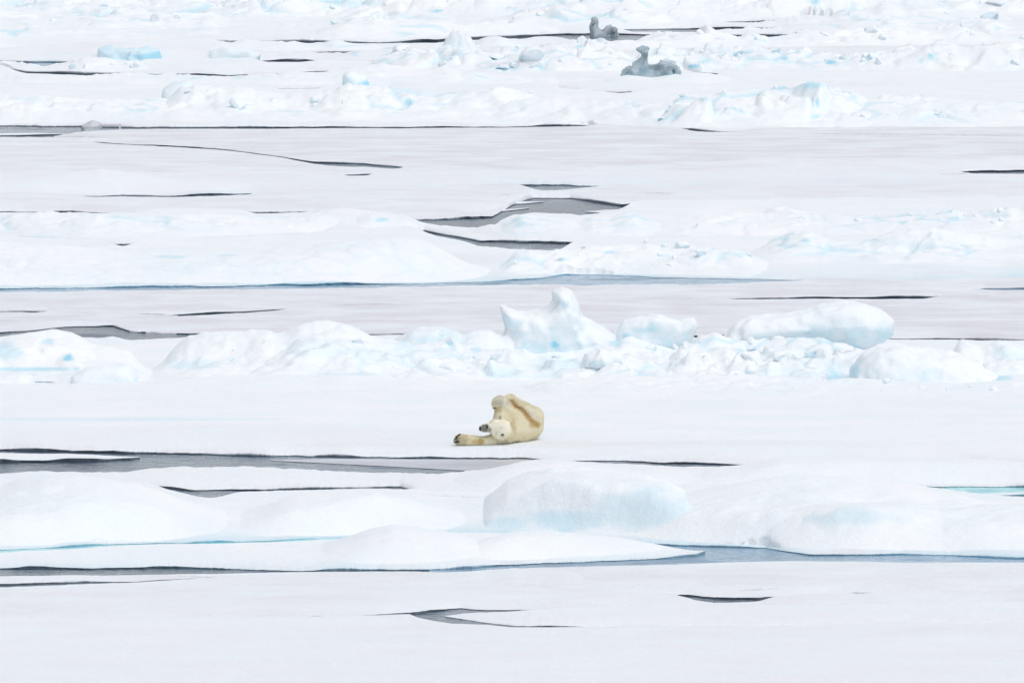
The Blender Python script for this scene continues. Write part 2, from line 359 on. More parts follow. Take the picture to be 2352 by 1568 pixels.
FFg = [(XL,1424),(800,1414),(940,1409),(960,1417),(1000,1425),(1040,1431),(1120,1434),(1180,1440),(1400,1439),(1500,1438),(1700,1438),(1760,1440),(1820,1437),(2000,1433),(2352,1431),(XR,1431)]
W = dict
FL = [
 ('ice_floe', N1, [(XL,-60),(XR,-60)], W(fb=.45,und=.3,seed=1,wl=(9,25),label='farthest white rubble-strewn ice along the very top of the view', blue=[(20,36,20,5,.9),(275,32,18,5,.7),(770,4,14,8,.5),(1005,26,22,4,.8),(1875,4,12,6,.8),(2045,20,8,4,.5),(470,30,16,6,.4)])),
 ('ice_floe', N2, plus(N1,G1), W(fb=.35,und=.2,seed=2,wl=(9,20),label='white far floe whose front rim shows a short black gash', wets=[])),
 ('ice_floe', N3, plus(N2,G2), W(fb=.32,und=.12,seed=3,wl=(9,20),lip=1.5,label='long far floe above the widest grey lead near the top of the view')),
 ('ice_floe', N4, plus(N3,G3), W(fb=.35,und=.22,seed=4,wl=(8,18),label='rough white floe directly below the wide far grey lead', greys=[(700,130,140,8,.7)])),
 ('ice_floe', N5, plus(N4,G4), W(fb=.26,und=.10,seed=5,wl=(8,18),grey=.35,lip=1.3,label='narrow far floe with teal meltwater at the left under its rim', blue=[(120,146,60,8,.5)])),
 ('ice_floe', N6, plus(N5,G5), W(fb=.28,und=.16,seed=6,wl=(8,18),lip=1.5,label='far floe carrying the tall dark grey ice lump')),
 ('ice_floe', N7, plus(N6,G6), W(fb=.33,und=.16,seed=7,wl=(8,16),label='white humpy floe just in front of the tall dark grey lump')),
 ('ice_floe', N8, plus(N7,G7), W(fb=.42,und=.16,seed=8,wn=3,wl=(8,16),lip=1.3,label='broad bright white floe with cyan blocks, ending in a long straight black rim', blue=[(1340,261,60,4,.25),(730,243,26,4,.5)], greys=[(230,288,90,7,1.)], wets=[(210,291,95,5,.5)])),
 ('ice_floe', N9, plus(N8,G8), W(fb=.10,und=.03,seed=9,grey=.75,wl=(12,20),lip=.8,jag=.2,label='flat grey floe behind the diagonal crack', cracks=[([(60,312),(260,316)],1.2),([(1850,307),(2352,312)],.6)])),
 ('ice_floe', N10, plus(N9,G9), W(fb=.13,und=.05,seed=10,grey=.6,wl=(12,16),lip=.8,label='grey floe in front of the diagonal crack', greys=[(1700,340,800,30,1)])),
 ('ice_floe', N11, plus(N10,G10), W(fb=.20,und=.10,seed=11,grey=.35,wl=(9,12),nblue=.3,label='pale rolling floe with a thin blue rim line on its left', cracks=[([(2150,399),(2352,397)],1.0)])),
 ('ice_floe', N12, plus(N11,G11), W(fb=.17,und=.07,seed=12,grey=.5,wl=(7,12),jag=.7,label='pale floe with a ragged bite round the dark central pool', cracks=[([(1460,442),(1560,444)],1.5),([(1700,477),(1760,477)],1.),([(1130,446),(1200,448)],.8)])),
 ('ice_floe', N13, plus(N12,G12), W(fb=.30,und=.13,seed=13,wl=(7,10),label='snowy floe bearing the middle row of rubble, dark pool behind it', greys=[(560,530,330,22,.5)])),
 ('ice_floe', N14, plus(N13,G13), W(fb=.40,und=.10,seed=14,wn=3.5,wl=(7,9),nblue=.75,label='wide smooth white floe ending in the long light blue channel', greys=[(800,600,900,20,.3)])),
 ('ice_floe', N15, plus(N14,G14), W(fb=.10,und=.03,seed=15,grey=.75,wl=(9,9),jag=.2,label='flat grey floe just in front of the light blue channel', cracks=[([(1300,652),(1410,650)],1.4)])),
 ('ice_floe', N16, plus(N15,G15), W(fb=.11,und=.03,seed=16,grey=.85,wl=(9,9),jag=.25,label='flat grey floe right behind the big white pressure ridge', cracks=[([(330,728),(470,722)],1.),([(240,757),(420,766)],1.)])),
 ('bear_floe', N18, plus(N16,G16), W(fb=.30,und=.07,seed=18,wn=2.2,wl=(8,10),lip=.95,ncol=1900,label='broad white snow-covered floe on which the polar bear lies', blue=[(300,962,360,5,.16),(60,962,100,4,.2)], greys=[(1300,1020,800,14,.35),(500,1000,900,30,.25)])),
 ('ice_floe', N19, plus(N18,G18), W(fb=.24,und=.06,seed=19,wn=1.5,wl=(7,8),lip=1.2,ncol=1750,grey=.15,label='low floe in front of the grey water below the bear')),
 ('ice_floe', N20, plus(N19,G19), W(fb=.30,und=.09,seed=20,wn=1.8,wl=(6,7),nblue=.65,ncol=1900,label='thick humped floe with a bright blue rim line at the lower left', jag=.3, cracks=[([(930,1208),(1015,1215)],1.0),([(960,1134),(1140,1143)],.8)], blue=[(1850,1222,250,4,.25)])),
 ('ice_floe', N21, plus([p for p in N20 if p[0] < 1640],G20)[:0]+[(x, float(lin(N20,x)+lin(G20,x))) for x in np.linspace(XL,1620,140)], W(fb=.20,und=.07,seed=21,wn=1.2,wl=(6,6),nblue=.45,ncol=1900,label='long white tongue of ice tapering to a tip at the blue-grey lead')),
 ('ice_floe', N22, F22, W(fb=.15,und=.04,seed=22,grey=.5,lip=.8,dark=.85,wn=1.2,wl=(6,6),ncol=1750,label='greyish floe along the near side of the blue-grey lead', cracks=[([(400,1321),(620,1330)],2.2),([(1690,1356),(1790,1350)],1.6)])),
 ('ice_floe', N23, plus(N22,G22), W(fb=.14,und=.04,seed=23,grey=.45,lip=.7,dark=.9,wn=1.5,wl=(6,6),ncol=1750,label='greyish floe behind the dark crescent of water')),
 ('ice_floe', NT, FT, W(fb=.15,und=.03,seed=24,grey=.3,lip=.35,dark=.45,wn=1.2,wl=(5,5),ncol=1750,label='pointed pale floe inside the dark crescent of water', jag=.3)),
 ('ice_floe', [(XL-100,2100),(XR+100,2100)], FFg, W(fb=.22,und=.05,seed=25,grey=.28,wn=1.2,wl=(6,6),ncol=1750,label='nearest smooth pale floe filling the bottom of the view', greys=[(1200,1450,1500,40,.35)])),
 ('ice_tongue', [(XL,1068),(0,1063),(200,1061),(300,1056),(322,1053)], [(XL,1040),(0,1040),(150,1042),(260,1047),(322,1052)], W(fb=.10,und=.02,seed=26,grey=.2,wn=.6,lip=1.3,ncol=500,label='low white tongue of ice in the grey water at the left, below the bear')),
 ('ice_tongue', [(2235,1136),(2300,1139),(2500,1140)], [(2235,1134),(2300,1129),(2500,1131)], W(fb=.05,und=.01,seed=27,wn=.5,nblue=.5,ncol=160,label='small white strip of ice in the cyan melt pool at the right')),
 ('ice_tongue', [(-60,315),(60,313),(165,310)], [(-60,308),(60,306),(165,309)], W(fb=.06,und=.02,seed=28,wn=.5,ncol=160,label='thin pale strip of ice in the far left grey water')),
 ('ice_tongue', [(350,763),(410,767),(520,765)], [(350,762),(410,760),(520,762)], W(fb=.05,und=.01,seed=29,wn=.5,ncol=160,label='thin grey ice strip in the dark water behind the left end of the ridge')),
 ('ice_tongue', [(1090,490),(1150,487),(1215,480)], [(1090,486),(1150,480),(1215,478)], W(fb=.07,und=.02,seed=40,wn=.5,ncol=160,grey=.3,label='lower pale ice tongue at the left side of the dark central pool')),
 ('ice_tongue', [(1150,471),(1205,469),(1248,465)], [(1150,466),(1200,462),(1248,463)], W(fb=.07,und=.02,seed=41,wn=.5,ncol=160,grey=.3,label='upper pale ice tongue at the left side of the dark central pool')),
 ('ice_tongue', [(1345,488),(1400,492),(1500,494)], [(1345,486),(1390,481),(1500,478)], W(fb=.08,und=.02,seed=42,wn=.5,ncol=200,grey=.3,label='pale ice tongue at the right side of the dark central pool')),
]
for i, (nm, near, far, kw) in enumerate(FL):
    f = Floe(nm, near, far, **kw); FLOES[kw['seed']] = f
# ------------------------------------------------------------------ ponds and pools
def pool(name, top, bot, z, mat):
    xs = np.linspace(max(top[0][0], bot[0][0]), min(top[-1][0], bot[-1][0]), 120)
    ya = gy(lin(top, xs), z); yb = gy(lin(bot, xs), z)
    V = np.stack([np.stack([wx(xs, yb, z), yb, 0*xs+z], -1), np.stack([wx(xs, ya, z), ya, 0*xs+z], -1)])
    return tag(link(name, mesh(name, V.reshape(-1, 3), gridquads(2, len(xs)), mat)), kind='structure')
pool('melt_channel', plus(N14,[(XL,-6),(XR,-6)]), plus(N14,[(XL,30),(XR,30)]), .004, POND)
pool('melt_lead', [(985,1312),(1060,1225),(1600,1240),(XR,1262)], [(985,1314),(1060,1330),(XR,1330)], .004, POND)
pool('cyan_melt_pool', [(1900,1105),(XR,1105)], [(1900,1170),(XR,1170)], .004, CYAN)
pool('blue_channel', [(XL,1255),(900,1215)], [(XL,1292),(900,1260)], .004, CYAN)
pool('far_teal_pool', [(40,152),(90,138),(280,138),(330,150)], [(40,153),(90,162),(280,162),(330,152)], .004, POND)
pool('thin_grey_ice', [(620,1056),(760,1053),(1300,1056)], [(620,1057),(760,1064),(900,1071),(1060,1080),(1170,1082),(1300,1062)], .006, watermat('skim_ice', (.45,.46,.50), .3, .3))
# ------------------------------------------------------------------ ridges and mounds (height fields standing on a floe)
RD = {}; FARB = {53: .5, 54: .7, 55: .6, 56: .8, 57: .7, 58: .6, 59: .4, 60: .5, 65: .9, 83: .55, 84: .5, 85: .5, 86: .35, 66: .6, 67: .5, 68: .5, 69: .5}
def ridge(name, floe, tops, crest, front, back, label, rough=.0, blocks=0., bs=.6, seed=0, blue=(), greys=(), wets=(), steep=2., cat='snow ridge', res=None, grey=0., feather=110):
    fl = FLOES[floe]; tops = np.array(tops, float)
    yc = float(gy(crest, fl.fb)); st = res or .05*(yc/250.)**.9
    X0 = float(wx(tops[0, 0], yc)); X1 = float(wx(tops[-1, 0], yc))
    nx = int(min(1200, (X1-X0)/st)); x = np.linspace(X0, X1, nx)
    ny = int(min(420, (front+back)/(st*1.2))); d = np.linspace(-front, back, ny)
    X, D = np.meshgrid(x, d); k = yc/250.
    wob = fb2(x/2.2/k, x*0, 3, seed+4)*.22*min(front, back)
    qN, qF = fl.margins(x, yc+0*x); yn_, yf_ = yc-qN, yc+qF; gp_ = np.maximum(yf_-yn_, .2)
    ycv = np.clip(yc, yn_+np.minimum(2.2*k, .4*gp_), yf_-np.minimum(1.0*k, .2*gp_))
    sm = max(2, int(1.5*k/st)); ycv = np.convolve(np.pad(ycv, sm, mode='edge'), np.ones(2*sm+1)/(2*sm+1), 'valid')
    Y = ycv[None]+D+wob[None]*np.clip(1-np.abs(D)/np.where(D < 0, front, back), 0, 1)
    X = X*(ycv/yc)[None]; x = X[0]
    px, _ = proj(X, ycv[None]+0*X, 0*X+.3)
    g = fl.ground(X, Y); gc = fl.ground(x, ycv)
    top = lin(tops, px[0]); top = top+min(1, max(0, rough-.11)*6)*(5.5*fb2(px[0]/20/ (250/yc), px[0]*0+.5, 4, seed+61, .6)+1)/k**.5; H = np.maximum(wz(top, ycv)-gc, .0)
    if seed in FARB: H = np.maximum(H, FARB[seed]*np.clip(.25+1.2*fb2(x/4.5, x*0+.5, 4, seed+77, .6), 0, 1))
    e01 = np.clip(np.minimum(px[0]-tops[0, 0], tops[-1, 0]-px[0])/feather, 0, 1)
    H = H*sst(0, .8, e01); foot = (.4+.6*np.sqrt(1-(1-e01)**2))
    mN, mF = fl.margins(X, Y)
    # the crest line wanders, long front slope
    t = np.clip(np.where(D < 0, -D/front, D/back)/foot[None]/(.85+.3*vn2(X/1.7/k, Y/1.1/k, seed+90)), 0, 1)
    prof = (1-sst(0, 1, t**(1/steep)))
    Z = H[None]*prof
    if rough > .2: Z = Z*(.55+.9*vn2(X/1.8/k, Y/1.4/k, seed+44))
    amp = np.clip(Z*2.5, 0, 1)*np.clip(t*3+.15, 0, 1); crev = np.zeros(X.shape)
    if rough: Z = Z+rough*fb2(X/.9/k, Y/.9/k, 5, seed+7, .55)*amp+rough*.7*fb2(X/3/k, Y/2/k, 3, seed+17, .5)*amp
    if blocks:
        wxx = X+.15*fb2(X*2, Y*2, 2, seed+1); crev = 0; h, e = worley(wxx/bs/k, Y/bs/k, seed+3)
        Z = Z+blocks*((h-.45)*sst(0, .25, e)-.25*(1-sst(0, .18, e)))*amp
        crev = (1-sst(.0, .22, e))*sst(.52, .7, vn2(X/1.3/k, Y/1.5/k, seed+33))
        h, e = worley(wxx/bs/k*2.7, Y/bs/k*2.7, seed+13); Z = Z+blocks*.4*((h-.45)*sst(0, .25, e)-.2*(1-sst(0, .2, e)))*amp
    Z = Z*sst(0, 1.6*k, mN)*sst(0, .5, mF); Z = g+Z-.025*(1-np.clip(Z/.04, 0, 1))
    mR = Y-np.interp(X/Y*fl.ymid, fl.X, fl.yN)
    Z = np.where((mR < .1) | (mF < .02), np.minimum(Z, -.35), Z)
    P = proj(X, Y, Z)
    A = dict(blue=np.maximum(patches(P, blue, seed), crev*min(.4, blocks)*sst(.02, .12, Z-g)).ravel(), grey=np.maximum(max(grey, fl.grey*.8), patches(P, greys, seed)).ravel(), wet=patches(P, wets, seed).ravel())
    RD[seed] = (X, Y, Z, Z-g, t, D)
    me = mesh(name, np.stack([X, Y, Z], -1).reshape(-1, 3), gridquads(ny, nx), ICE, A)
    return tag(link(name, me), label, cat)
# ---- main pressure ridge behind the bear
ridge('ice_hummock', 18, [(-420,830),(-200,790),(-60,780),(0,775),(60,766),(120,757),(165,764),(215,790),(300,806),(345,840),(380,850)], 862, 5.5, 3.5,
      'rounded white hummock with a blue hollow at the left end of the ridge', rough=.14, blocks=.12, bs=.9, seed=31, cat='ice hummock',
      blue=[(157,822,17,9,.9),(15,805,40,26,.35),(110,785,18,8,.4),(60,848,170,5,.55)])
ridge('snow_ridge', 18, [(320,850),(380,815),(430,776),(470,768),(560,763),(600,757),(650,765),(700,745),(755,733),(800,746),(870,768),(940,776),(1040,784),(1150,805)], 858, 7, 4,
      'peaked snow ridge behind and left of the bear', rough=0.22, blocks=0.21, bs=.9, seed=32, blue=[(450,838,70,16,.22),(740,800,110,26,.12),(930,790,20,14,.25)])
ridge('snow_ridge', 18, [(830,815),(900,785),(955,756),(1000,751),(1060,763),(1120,745),(1160,760),(1220,795),(1330,805),(1400,795),(1450,785),(1540,795),(1600,780),(1680,790),(1740,810)], 856, 6, 3.5,
      'lumpy snow ridge directly behind the bear, under the fin-shaped block', rough=0.24, blocks=0.33, bs=.7, seed=33, blue=[(1270,792,12,9,1.),(1095,803,14,10,.35),(1280,835,90,20,.2),(1415,786,22,10,.45)])
ridge('snow_ridge', 18, [(1480,815),(1560,792),(1610,776),(1640,765),(1680,778),(1760,792),(1860,794),(1930,804),(1990,810),(2040,806),(2090,830)], 862, 6, 3,
      'rubbly snow ridge under the large tilted slab', rough=0.24, blocks=0.39, bs=.55, seed=34, blue=[(1700,806,14,8,.4),(1915,866,30,16,.5),(1800,860,100,12,.15)])
ridge('snow_ridge', 18, [(2130,830),(2180,800),(2205,776),(2232,786),(2258,796),(2285,780),(2330,788),(2380,800),(2500,780),(2780,800)], 862, 5, 4,
      'snow ridge with small peaks at the right edge of the view', rough=0.19, blocks=0.24, bs=.8, seed=35, blue=[(2300,868,30,14,.5),(2335,840,30,18,.25)])
# ---- lumpy apron of snow in front of the ridge
ridge('snow_rubble', 18, [(1180,880),(1300,868),(1500,862),(1700,858),(1850,868),(1960,880),(2100,888),(2352,890),(2500,885)], 897, 3.5, 3,
      'low crumbly snow apron at the foot of the ridge, right of the bear', rough=.10, blocks=.16, bs=.35, seed=36, cat='snow rubble')
ridge('snow_rubble', 18, [(-200,884),(0,876),(90,878),(160,880),(330,874),(420,868),(560,862),(800,860),(1000,870),(1200,885)], 890, 3, 3,
      'low snow apron at the foot of the ridge, left of the bear', rough=.09, blocks=.08, bs=.5, seed=37, cat='snow rubble')
ridge('snow_rubble', 18, [(1800,890),(1880,878),(1950,866),(2060,874),(2200,880),(2320,872),(2420,880),(2600,890)], 893, 3, 2.5,
      'crumbly snow drift banked against the foot of the big rounded block', rough=.12, blocks=.22, bs=.4, seed=38, cat='snow rubble')
# ---- middle rubble rows
ridge('ice_islet', 13, [(1050,530),(1075,514),(1100,512),(1150,512),(1190,490),(1230,494),(1270,502),(1300,506),(1330,510),(1360,498),(1400,500),(1440,482),(1465,490),(1500,505),(1560,512)], 545, 5, 4,
      'jagged white ice bank along the near side of the dark central pool', rough=0.30, blocks=0.38, bs=.7, seed=41, cat='ice bank', blue=[(1200,540,60,8,.15)])
ridge('snow_ridge', 13, [(780,530),(820,502),(850,492),(880,500),(910,505),(950,492),(965,500),(975,530)], 540, 6, 4,
      'small snow ridge just left of the dark central pool', rough=0.24, blocks=0.30, bs=.8, seed=42, blue=[(875,505,16,6,.5)])
ridge('snow_ridge', 13, [(1500,520),(1600,492),(1720,486),(1850,492),(1960,500),(2080,494),(2180,484),(2220,496),(2300,486),(2420,492),(2780,500)], 525, 6, 5,
      'long row of low rubble right of the dark central pool', rough=0.30, blocks=0.42, bs=.8, seed=43, blue=[(1690,507,14,5,.4),(2190,502,16,6,.45),(2290,496,40,6,.3)])
ridge('snow_ridge', 13, [(-420,520),(-100,495),(0,488),(100,487),(180,494),(330,500),(480,488),(560,484),(640,496),(760,492),(800,510)], 522, 6, 5,
      'long row of low rubble at the left, level with the dark central pool', rough=0.24, blocks=0.27, bs=.9, seed=44, blue=[(280,500,40,5,.25),(620,500,60,6,.15),(90,546,60,4,.3)])
ridge('snow_ridge', 14, [(1135,590),(1175,556),(1205,574),(1250,582),(1280,568),(1310,574),(1370,562),(1440,558),(1540,566),(1680,572),(1780,585)], 598, 5, 3,
      'knobbly snow heap just below the dark pools in the middle', rough=.20, blocks=.32, bs=.7, seed=45, blue=[(1400,580,22,4,.5),(1290,596,14,6,.4)], wets=[(1285,597,9,4,.35)])
ridge('snow_ridge', 14, [(1700,565),(1780,548),(1820,538),(1860,540),(1900,556),(1990,556),(2060,538),(2130,532),(2200,540),(2280,548),(2400,552),(2760,545)], 572, 5, 4,
      'pair of snowy humps with pale blue hollows at the right', rough=0.24, blocks=0.39, bs=.8, seed=46, blue=[(1800,548,18,6,.45),(1850,552,14,6,.45),(2010,552,40,6,.3)])
ridge('snow_ridge', 14, [(-420,572),(0,552),(100,556),(200,568),(300,578),(420,576),(560,574),(700,562),(850,545),(960,545),(1060,560),(1150,582)], 598, 12, 3,
      'broad white swell of snow left of the central pools', rough=.10, blocks=.10, bs=.7, feather=260, seed=47, blue=[(390,590,50,5,.3),(520,586,30,4,.25)])
# ---- far ridges
ridge('snow_ridge', 8, [(340,235),(370,222),(420,205),(560,205),(640,215),(760,214),(800,200),(900,208),(1000,222),(1080,206),(1160,206),(1260,222),(1420,235)], 244, 8, 6,
      'far snowy bank dotted with cyan blocks at the upper left', rough=0.30, blocks=0.33, bs=.9, seed=51, blue=[(940,234,14,8,.7),(1010,240,30,4,.2)])
ridge('snow_ridge', 8, [(1470,250),(1520,232),(1560,220),(1680,205),(1780,196),(1880,188),(1960,205),(2000,225),(2060,222),(2110,212),(2170,222),(2240,238),(2300,235),(2500,225),(2780,240)], 256, 9, 6,
      'far snowy bank with cyan hollows at the upper right', rough=0.38, blocks=0.54, bs=.9, seed=52, blue=[(1860,196,36,10,.55),(1790,202,30,7,.5),(1875,232,14,6,.95),(1510,254,8,10,.4),(1620,228,16,6,.4),(1870,270,14,10,.5),(1960,224,14,9,.3)])
ridge('snow_ridge', 7, [(500,200),(580,182),(640,178),(720,182),(780,174),(860,185),(960,186),(1040,175),(1120,190),(1250,205)], 204, 8, 6,
      'far white swell behind the cyan-streaked block', rough=.16, blocks=.12, bs=1., seed=53)
ridge('rubble_field', 6, [(820,158),(880,138),(1000,132),(1080,142),(1180,136),(1280,120),(1340,135),(1420,150),(1560,128),(1700,122),(1850,120),(2000,125),(2130,118),(2300,115),(2500,125),(2780,130)], 166, 14, 10,
      'wide field of far broken ice behind and beside the dark grey lump', rough=0.41, blocks=0.94, bs=0.68, seed=54, cat='ice rubble', blue=[(1800,134,12,5,.7),(1910,144,14,5,.9),(2140,128,12,5,.8),(2120,142,12,7,.5),(1830,120,14,5,.35)], greys=[(1180,150,90,8,.8),(880,150,60,7,.6)])
ridge('rubble_field', 4, [(1180,114),(1250,104),(1300,96),(1400,102),(1500,98),(1580,104),(1700,108),(1900,100),(2100,104),(2352,108),(2780,104)], 122, 10, 8,
      'low band of broken ice just below the wide far lead', rough=0.34, blocks=0.65, bs=0.68, seed=55, cat='ice rubble', blue=[(1275,132,30,5,.8),(1330,108,14,7,.45)])
ridge('rubble_field', 1, [(-420,22),(0,12),(200,6),(420,16),(600,12),(800,0),(1100,-4),(1400,6),(1800,2),(2352,4),(2780,8)], 34, 26, 30,
      'farthest field of broken ice with blue patches at the top left', rough=0.68, blocks=1.50, bs=0.90, seed=56, cat='ice rubble', blue=[(18,36,22,5,.95),(275,32,16,5,.8),(180,28,22,8,.3),(770,8,16,7,.5),(1005,26,20,4,.8),(670,42,16,4,.7),(770,2,20,8,.5),(100,56,40,6,.35),(235,58,24,8,.35),(500,66,26,5,.35),(1875,4,10,6,.8),(2045,20,6,5,.6),(410,22,20,5,.35),(540,44,30,4,.25)])
ridge('rubble_field', 2, [(-420,52),(0,46),(120,44),(300,48),(460,60),(700,62),(900,66),(1150,56),(1300,52),(1450,60),(1700,56),(1900,42),(2100,52),(2352,48),(2780,50)], 76, 20, 18,
      'far band of broken white ice with a dark notch, below the farthest field', rough=0.47, blocks=0.94, bs=0.90, seed=57, cat='ice rubble')
ridge('rubble_field', 3, [(1580,72),(1680,62),(1800,66),(1900,60),(2050,66),(2200,58),(2352,64),(2780,62)], 84, 14, 12,
      'far band of broken ice at the right, behind the wide lead', rough=0.41, blocks=0.85, bs=0.83, seed=58, cat='ice rubble')
ridge('snow_bank', 5, [(-420,120),(-100,108),(0,104),(150,98),(300,96),(420,110),(480,120),(600,118),(700,126)], 134, 12, 9,
      'smooth far snow bank at the left above the teal water', rough=.12, blocks=.08, bs=1., seed=59, cat='snow bank')
ridge('rubble_field', 6, [(-420,170),(-100,160),(0,160),(60,168),(120,172),(200,160),(260,165),(320,178),(360,182)], 190, 8, 6,
      'small heap of far broken ice at the left edge', rough=0.41, blocks=0.60, bs=.8, seed=60, cat='ice rubble', blue=[(20,182,40,8,.3),(60,190,16,8,.35)])
ridge('snow_bank', 7, [(1370,182),(1410,176),(1440,172),(1500,178),(1545,170),(1590,166),(1630,168),(1700,184)], 187, 4, 2.5, 'small snow drift covering the foot of the tall dark lump', rough=.12, blocks=.1, seed=64, cat='snow bank', feather=60)
ridge('rubble_field', 1, [(-420,8),(100,4),(300,-4),(600,2),(900,-8),(1200,-2),(1500,-12),(1800,-6),(2352,-10),(2780,-4)], 16, 22, 18, 'second farthest field of broken ice at the very top edge', rough=.5, blocks=.9, bs=.9, seed=65, cat='ice rubble')
ridge('rubble_field', 1, [(300,40),(420,32),(560,36),(700,30),(820,38),(1000,30),(1300,34),(1600,36),(1900,24),(2200,30),(2500,28),(2780,36)], 46, 12, 12, 'low broken ice along the near side of the farthest field', rough=.35, blocks=.6, bs=.8, seed=66, cat='ice rubble', blue=[(1005,30,18,3,.6),(480,36,16,4,.4)])
ridge('rubble_field', 8, [(1100,232),(1300,226),(1500,234),(1700,226),(1900,236),(2100,230),(2352,234),(2780,232)], 262, 7, 5, 'second broken row on the near side of the far right bank', rough=.2, blocks=.3, bs=.8, seed=67, cat='ice rubble', blue=[(1870,262,16,8,.5)])
ridge('rubble_field', 5, [(380,128),(480,118),(600,122),(760,128),(880,120),(960,118),(1040,130),(1200,128),(1340,140),(1500,136)], 150, 8, 5, 'far rubble between the teal-faced block and the blue-bellied block', rough=.25, blocks=.45, bs=.8, seed=68, cat='ice rubble')
ridge('rubble_field', 7, [(-420,176),(0,172),(200,170),(400,172),(520,176),(900,184),(1250,180),(1400,186)], 184, 7, 5, 'far broken ice along the white humpy floe at the left', rough=.25, blocks=.4, bs=.8, seed=69, cat='ice rubble', blue=[(330,207,30,4,.4)])
ridge('rubble_field', 3, [(-420,86),(100,82),(400,86),(700,82),(1000,84),(1300,78)], 90, 9, 7, 'thin line of far rubble behind the long dark lead at the left', rough=.25, blocks=.45, bs=.8, seed=83, cat='ice rubble', blue=[(600,80,20,4,.4)])
ridge('rubble_field', 4, [(-420,112),(0,110),(300,112),(600,116),(900,114),(1250,112)], 118, 9, 7, 'far rubble in front of the long dark lead at the left', rough=.25, blocks=.45, bs=.8, seed=84, cat='ice rubble', blue=[(300,108,30,4,.4),(900,112,24,4,.4)])
ridge('rubble_field', 8, [(-420,225),(0,215),(150,212),(300,222),(450,236)], 246, 8, 6, 'low broken snow on the left part of the broad bright floe', rough=.22, blocks=.35, bs=.8, seed=85, cat='ice rubble', blue=[(310,208,36,4,.6),(60,228,40,6,.2)])
ridge('rubble_field', 13, [(1480,512),(1700,500),(1900,505),(2100,500),(2352,502),(2780,505)], 540, 4, 3, 'faint second rubble row in front of the long right-hand row', rough=.22, blocks=.3, bs=.6, seed=86, cat='ice rubble')
# ---- swells on the grey floes
ridge('snow_bank', 10, [(1500,395),(1640,382),(1720,372),(1780,372),(1830,366),(1960,368),(2130,366),(2300,356),(2420,366),(2780,372)], 402, 12, 8, 'low white bank with a tiny knob, far right', rough=.05, seed=61, cat='snow bank')
ridge('snow_bank', 11, [(-420,430),(0,412),(150,398),(230,388),(330,400),(400,412),(560,425),(640,430)], 436, 10, 6, 'low white swell at the far left', rough=.05, seed=62, cat='snow bank')
ridge('snow_bank', 11, [(640,440),(800,426),(1000,416),(1150,418),(1230,430)], 442, 8, 5, 'low pale swell behind the central pool', rough=.04, seed=63, cat='snow bank', grey=.2)
# ---- near mounds
ridge('snow_mound', 20, [(-440,1170),(-250,1150),(-100,1128),(0,1118),(50,1099),(110,1089),(180,1087),(240,1092),(320,1108),(400,1133),(470,1148),(560,1160)], 1172, 11, 4,
      'big smooth snow mound at the lower left', rough=0.10, seed=71, cat='snow mound', steep=1.3, feather=260)
ridge('snow_mound', 20, [(520,1165),(640,1140),(800,1126),(860,1123),(900,1134),(980,1150),(1100,1160)], 1170, 9, 3,
      'long low mound right of the big lower left mound', rough=0.09, seed=72, cat='snow mound', steep=1.3, feather=220)
ridge('snow_mound', 19, [(960,1110),(1100,1085),(1180,1068),(1270,1055),(1340,1062),(1440,1078),(1560,1086),(1660,1092)], 1100, 6, 3.5,
      'low rounded mound just in front of the bear floe', rough=0.08, seed=73, cat='snow mound', steep=1.2, feather=260, grey=.1)
ridge('snow_mound', 19, [(1380,1125),(1560,1100),(1700,1080),(1790,1060),(1860,1058),(1960,1052),(2100,1056),(2352,1068),(2560,1078),(2780,1080)], 1108, 7, 4,
      'wide low mound at the right, directly below the bear floe', rough=0.09, seed=74, cat='snow mound', steep=1.2, feather=260)
ridge('snow_mound', 20, [(1380,1180),(1540,1142),(1640,1122),(1750,1102),(1850,1092),(1960,1096),(2060,1106),(2150,1125),(2300,1150),(2400,1165)], 1180, 9, 4,
      'tall smooth mound between the hollowed hummock and the cyan pool', rough=0.10, seed=75, cat='snow mound', steep=1.3, feather=260)
ridge('snow_mound', 20, [(1680,1195),(1800,1172),(1900,1158),(2000,1155),(2080,1158),(2160,1172),(2260,1160),(2352,1158),(2560,1150),(2780,1160)], 1212, 3.0, 4,
      'mound with a shallow blue-grey hollow at the lower right', rough=0.11, seed=76, cat='snow mound', steep=1., feather=200, blue=[(1960,1190,120,28,.22)])
ridge('snow_mound', 20, [(1500,1225),(1640,1196),(1740,1178),(1800,1182),(1900,1200),(1980,1216),(2050,1225)], 1232, 6, 3.5,
      'low snow shoulder right of the hollowed hummock', rough=0.09, seed=77, cat='snow mound', steep=1.2, feather=200)
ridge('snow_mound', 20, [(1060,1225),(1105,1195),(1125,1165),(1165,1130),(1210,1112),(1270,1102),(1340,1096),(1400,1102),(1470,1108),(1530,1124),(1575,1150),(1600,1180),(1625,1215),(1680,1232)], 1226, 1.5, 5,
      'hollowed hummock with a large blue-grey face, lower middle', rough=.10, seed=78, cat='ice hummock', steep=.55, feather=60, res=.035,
      blue=[(1170,1200,60,24,.30),(1300,1195,110,30,.30),(1450,1170,150,56,.26),(1300,1215,30,12,.4)])  # blue patches paint the shade of the hollow near face
ridge('snow_mound', 21, [(700,1244),(800,1226),(860,1213),(900,1206),(960,1211),(1060,1226),(1180,1242)], 1252, 5, 3, 'small snow hump left of the hollowed hummock', rough=0.08, seed=79, cat='snow mound', steep=1.2, feather=200)
ridge('snow_mound', 21, [(1000,1256),(1120,1230),(1190,1223),(1260,1224),(1380,1238),(1500,1254),(1590,1268)], 1264, 4, 3, 'smooth snow hump in front of the hollowed hummock', rough=0.08, seed=80, cat='snow mound', steep=1.2, feather=230)
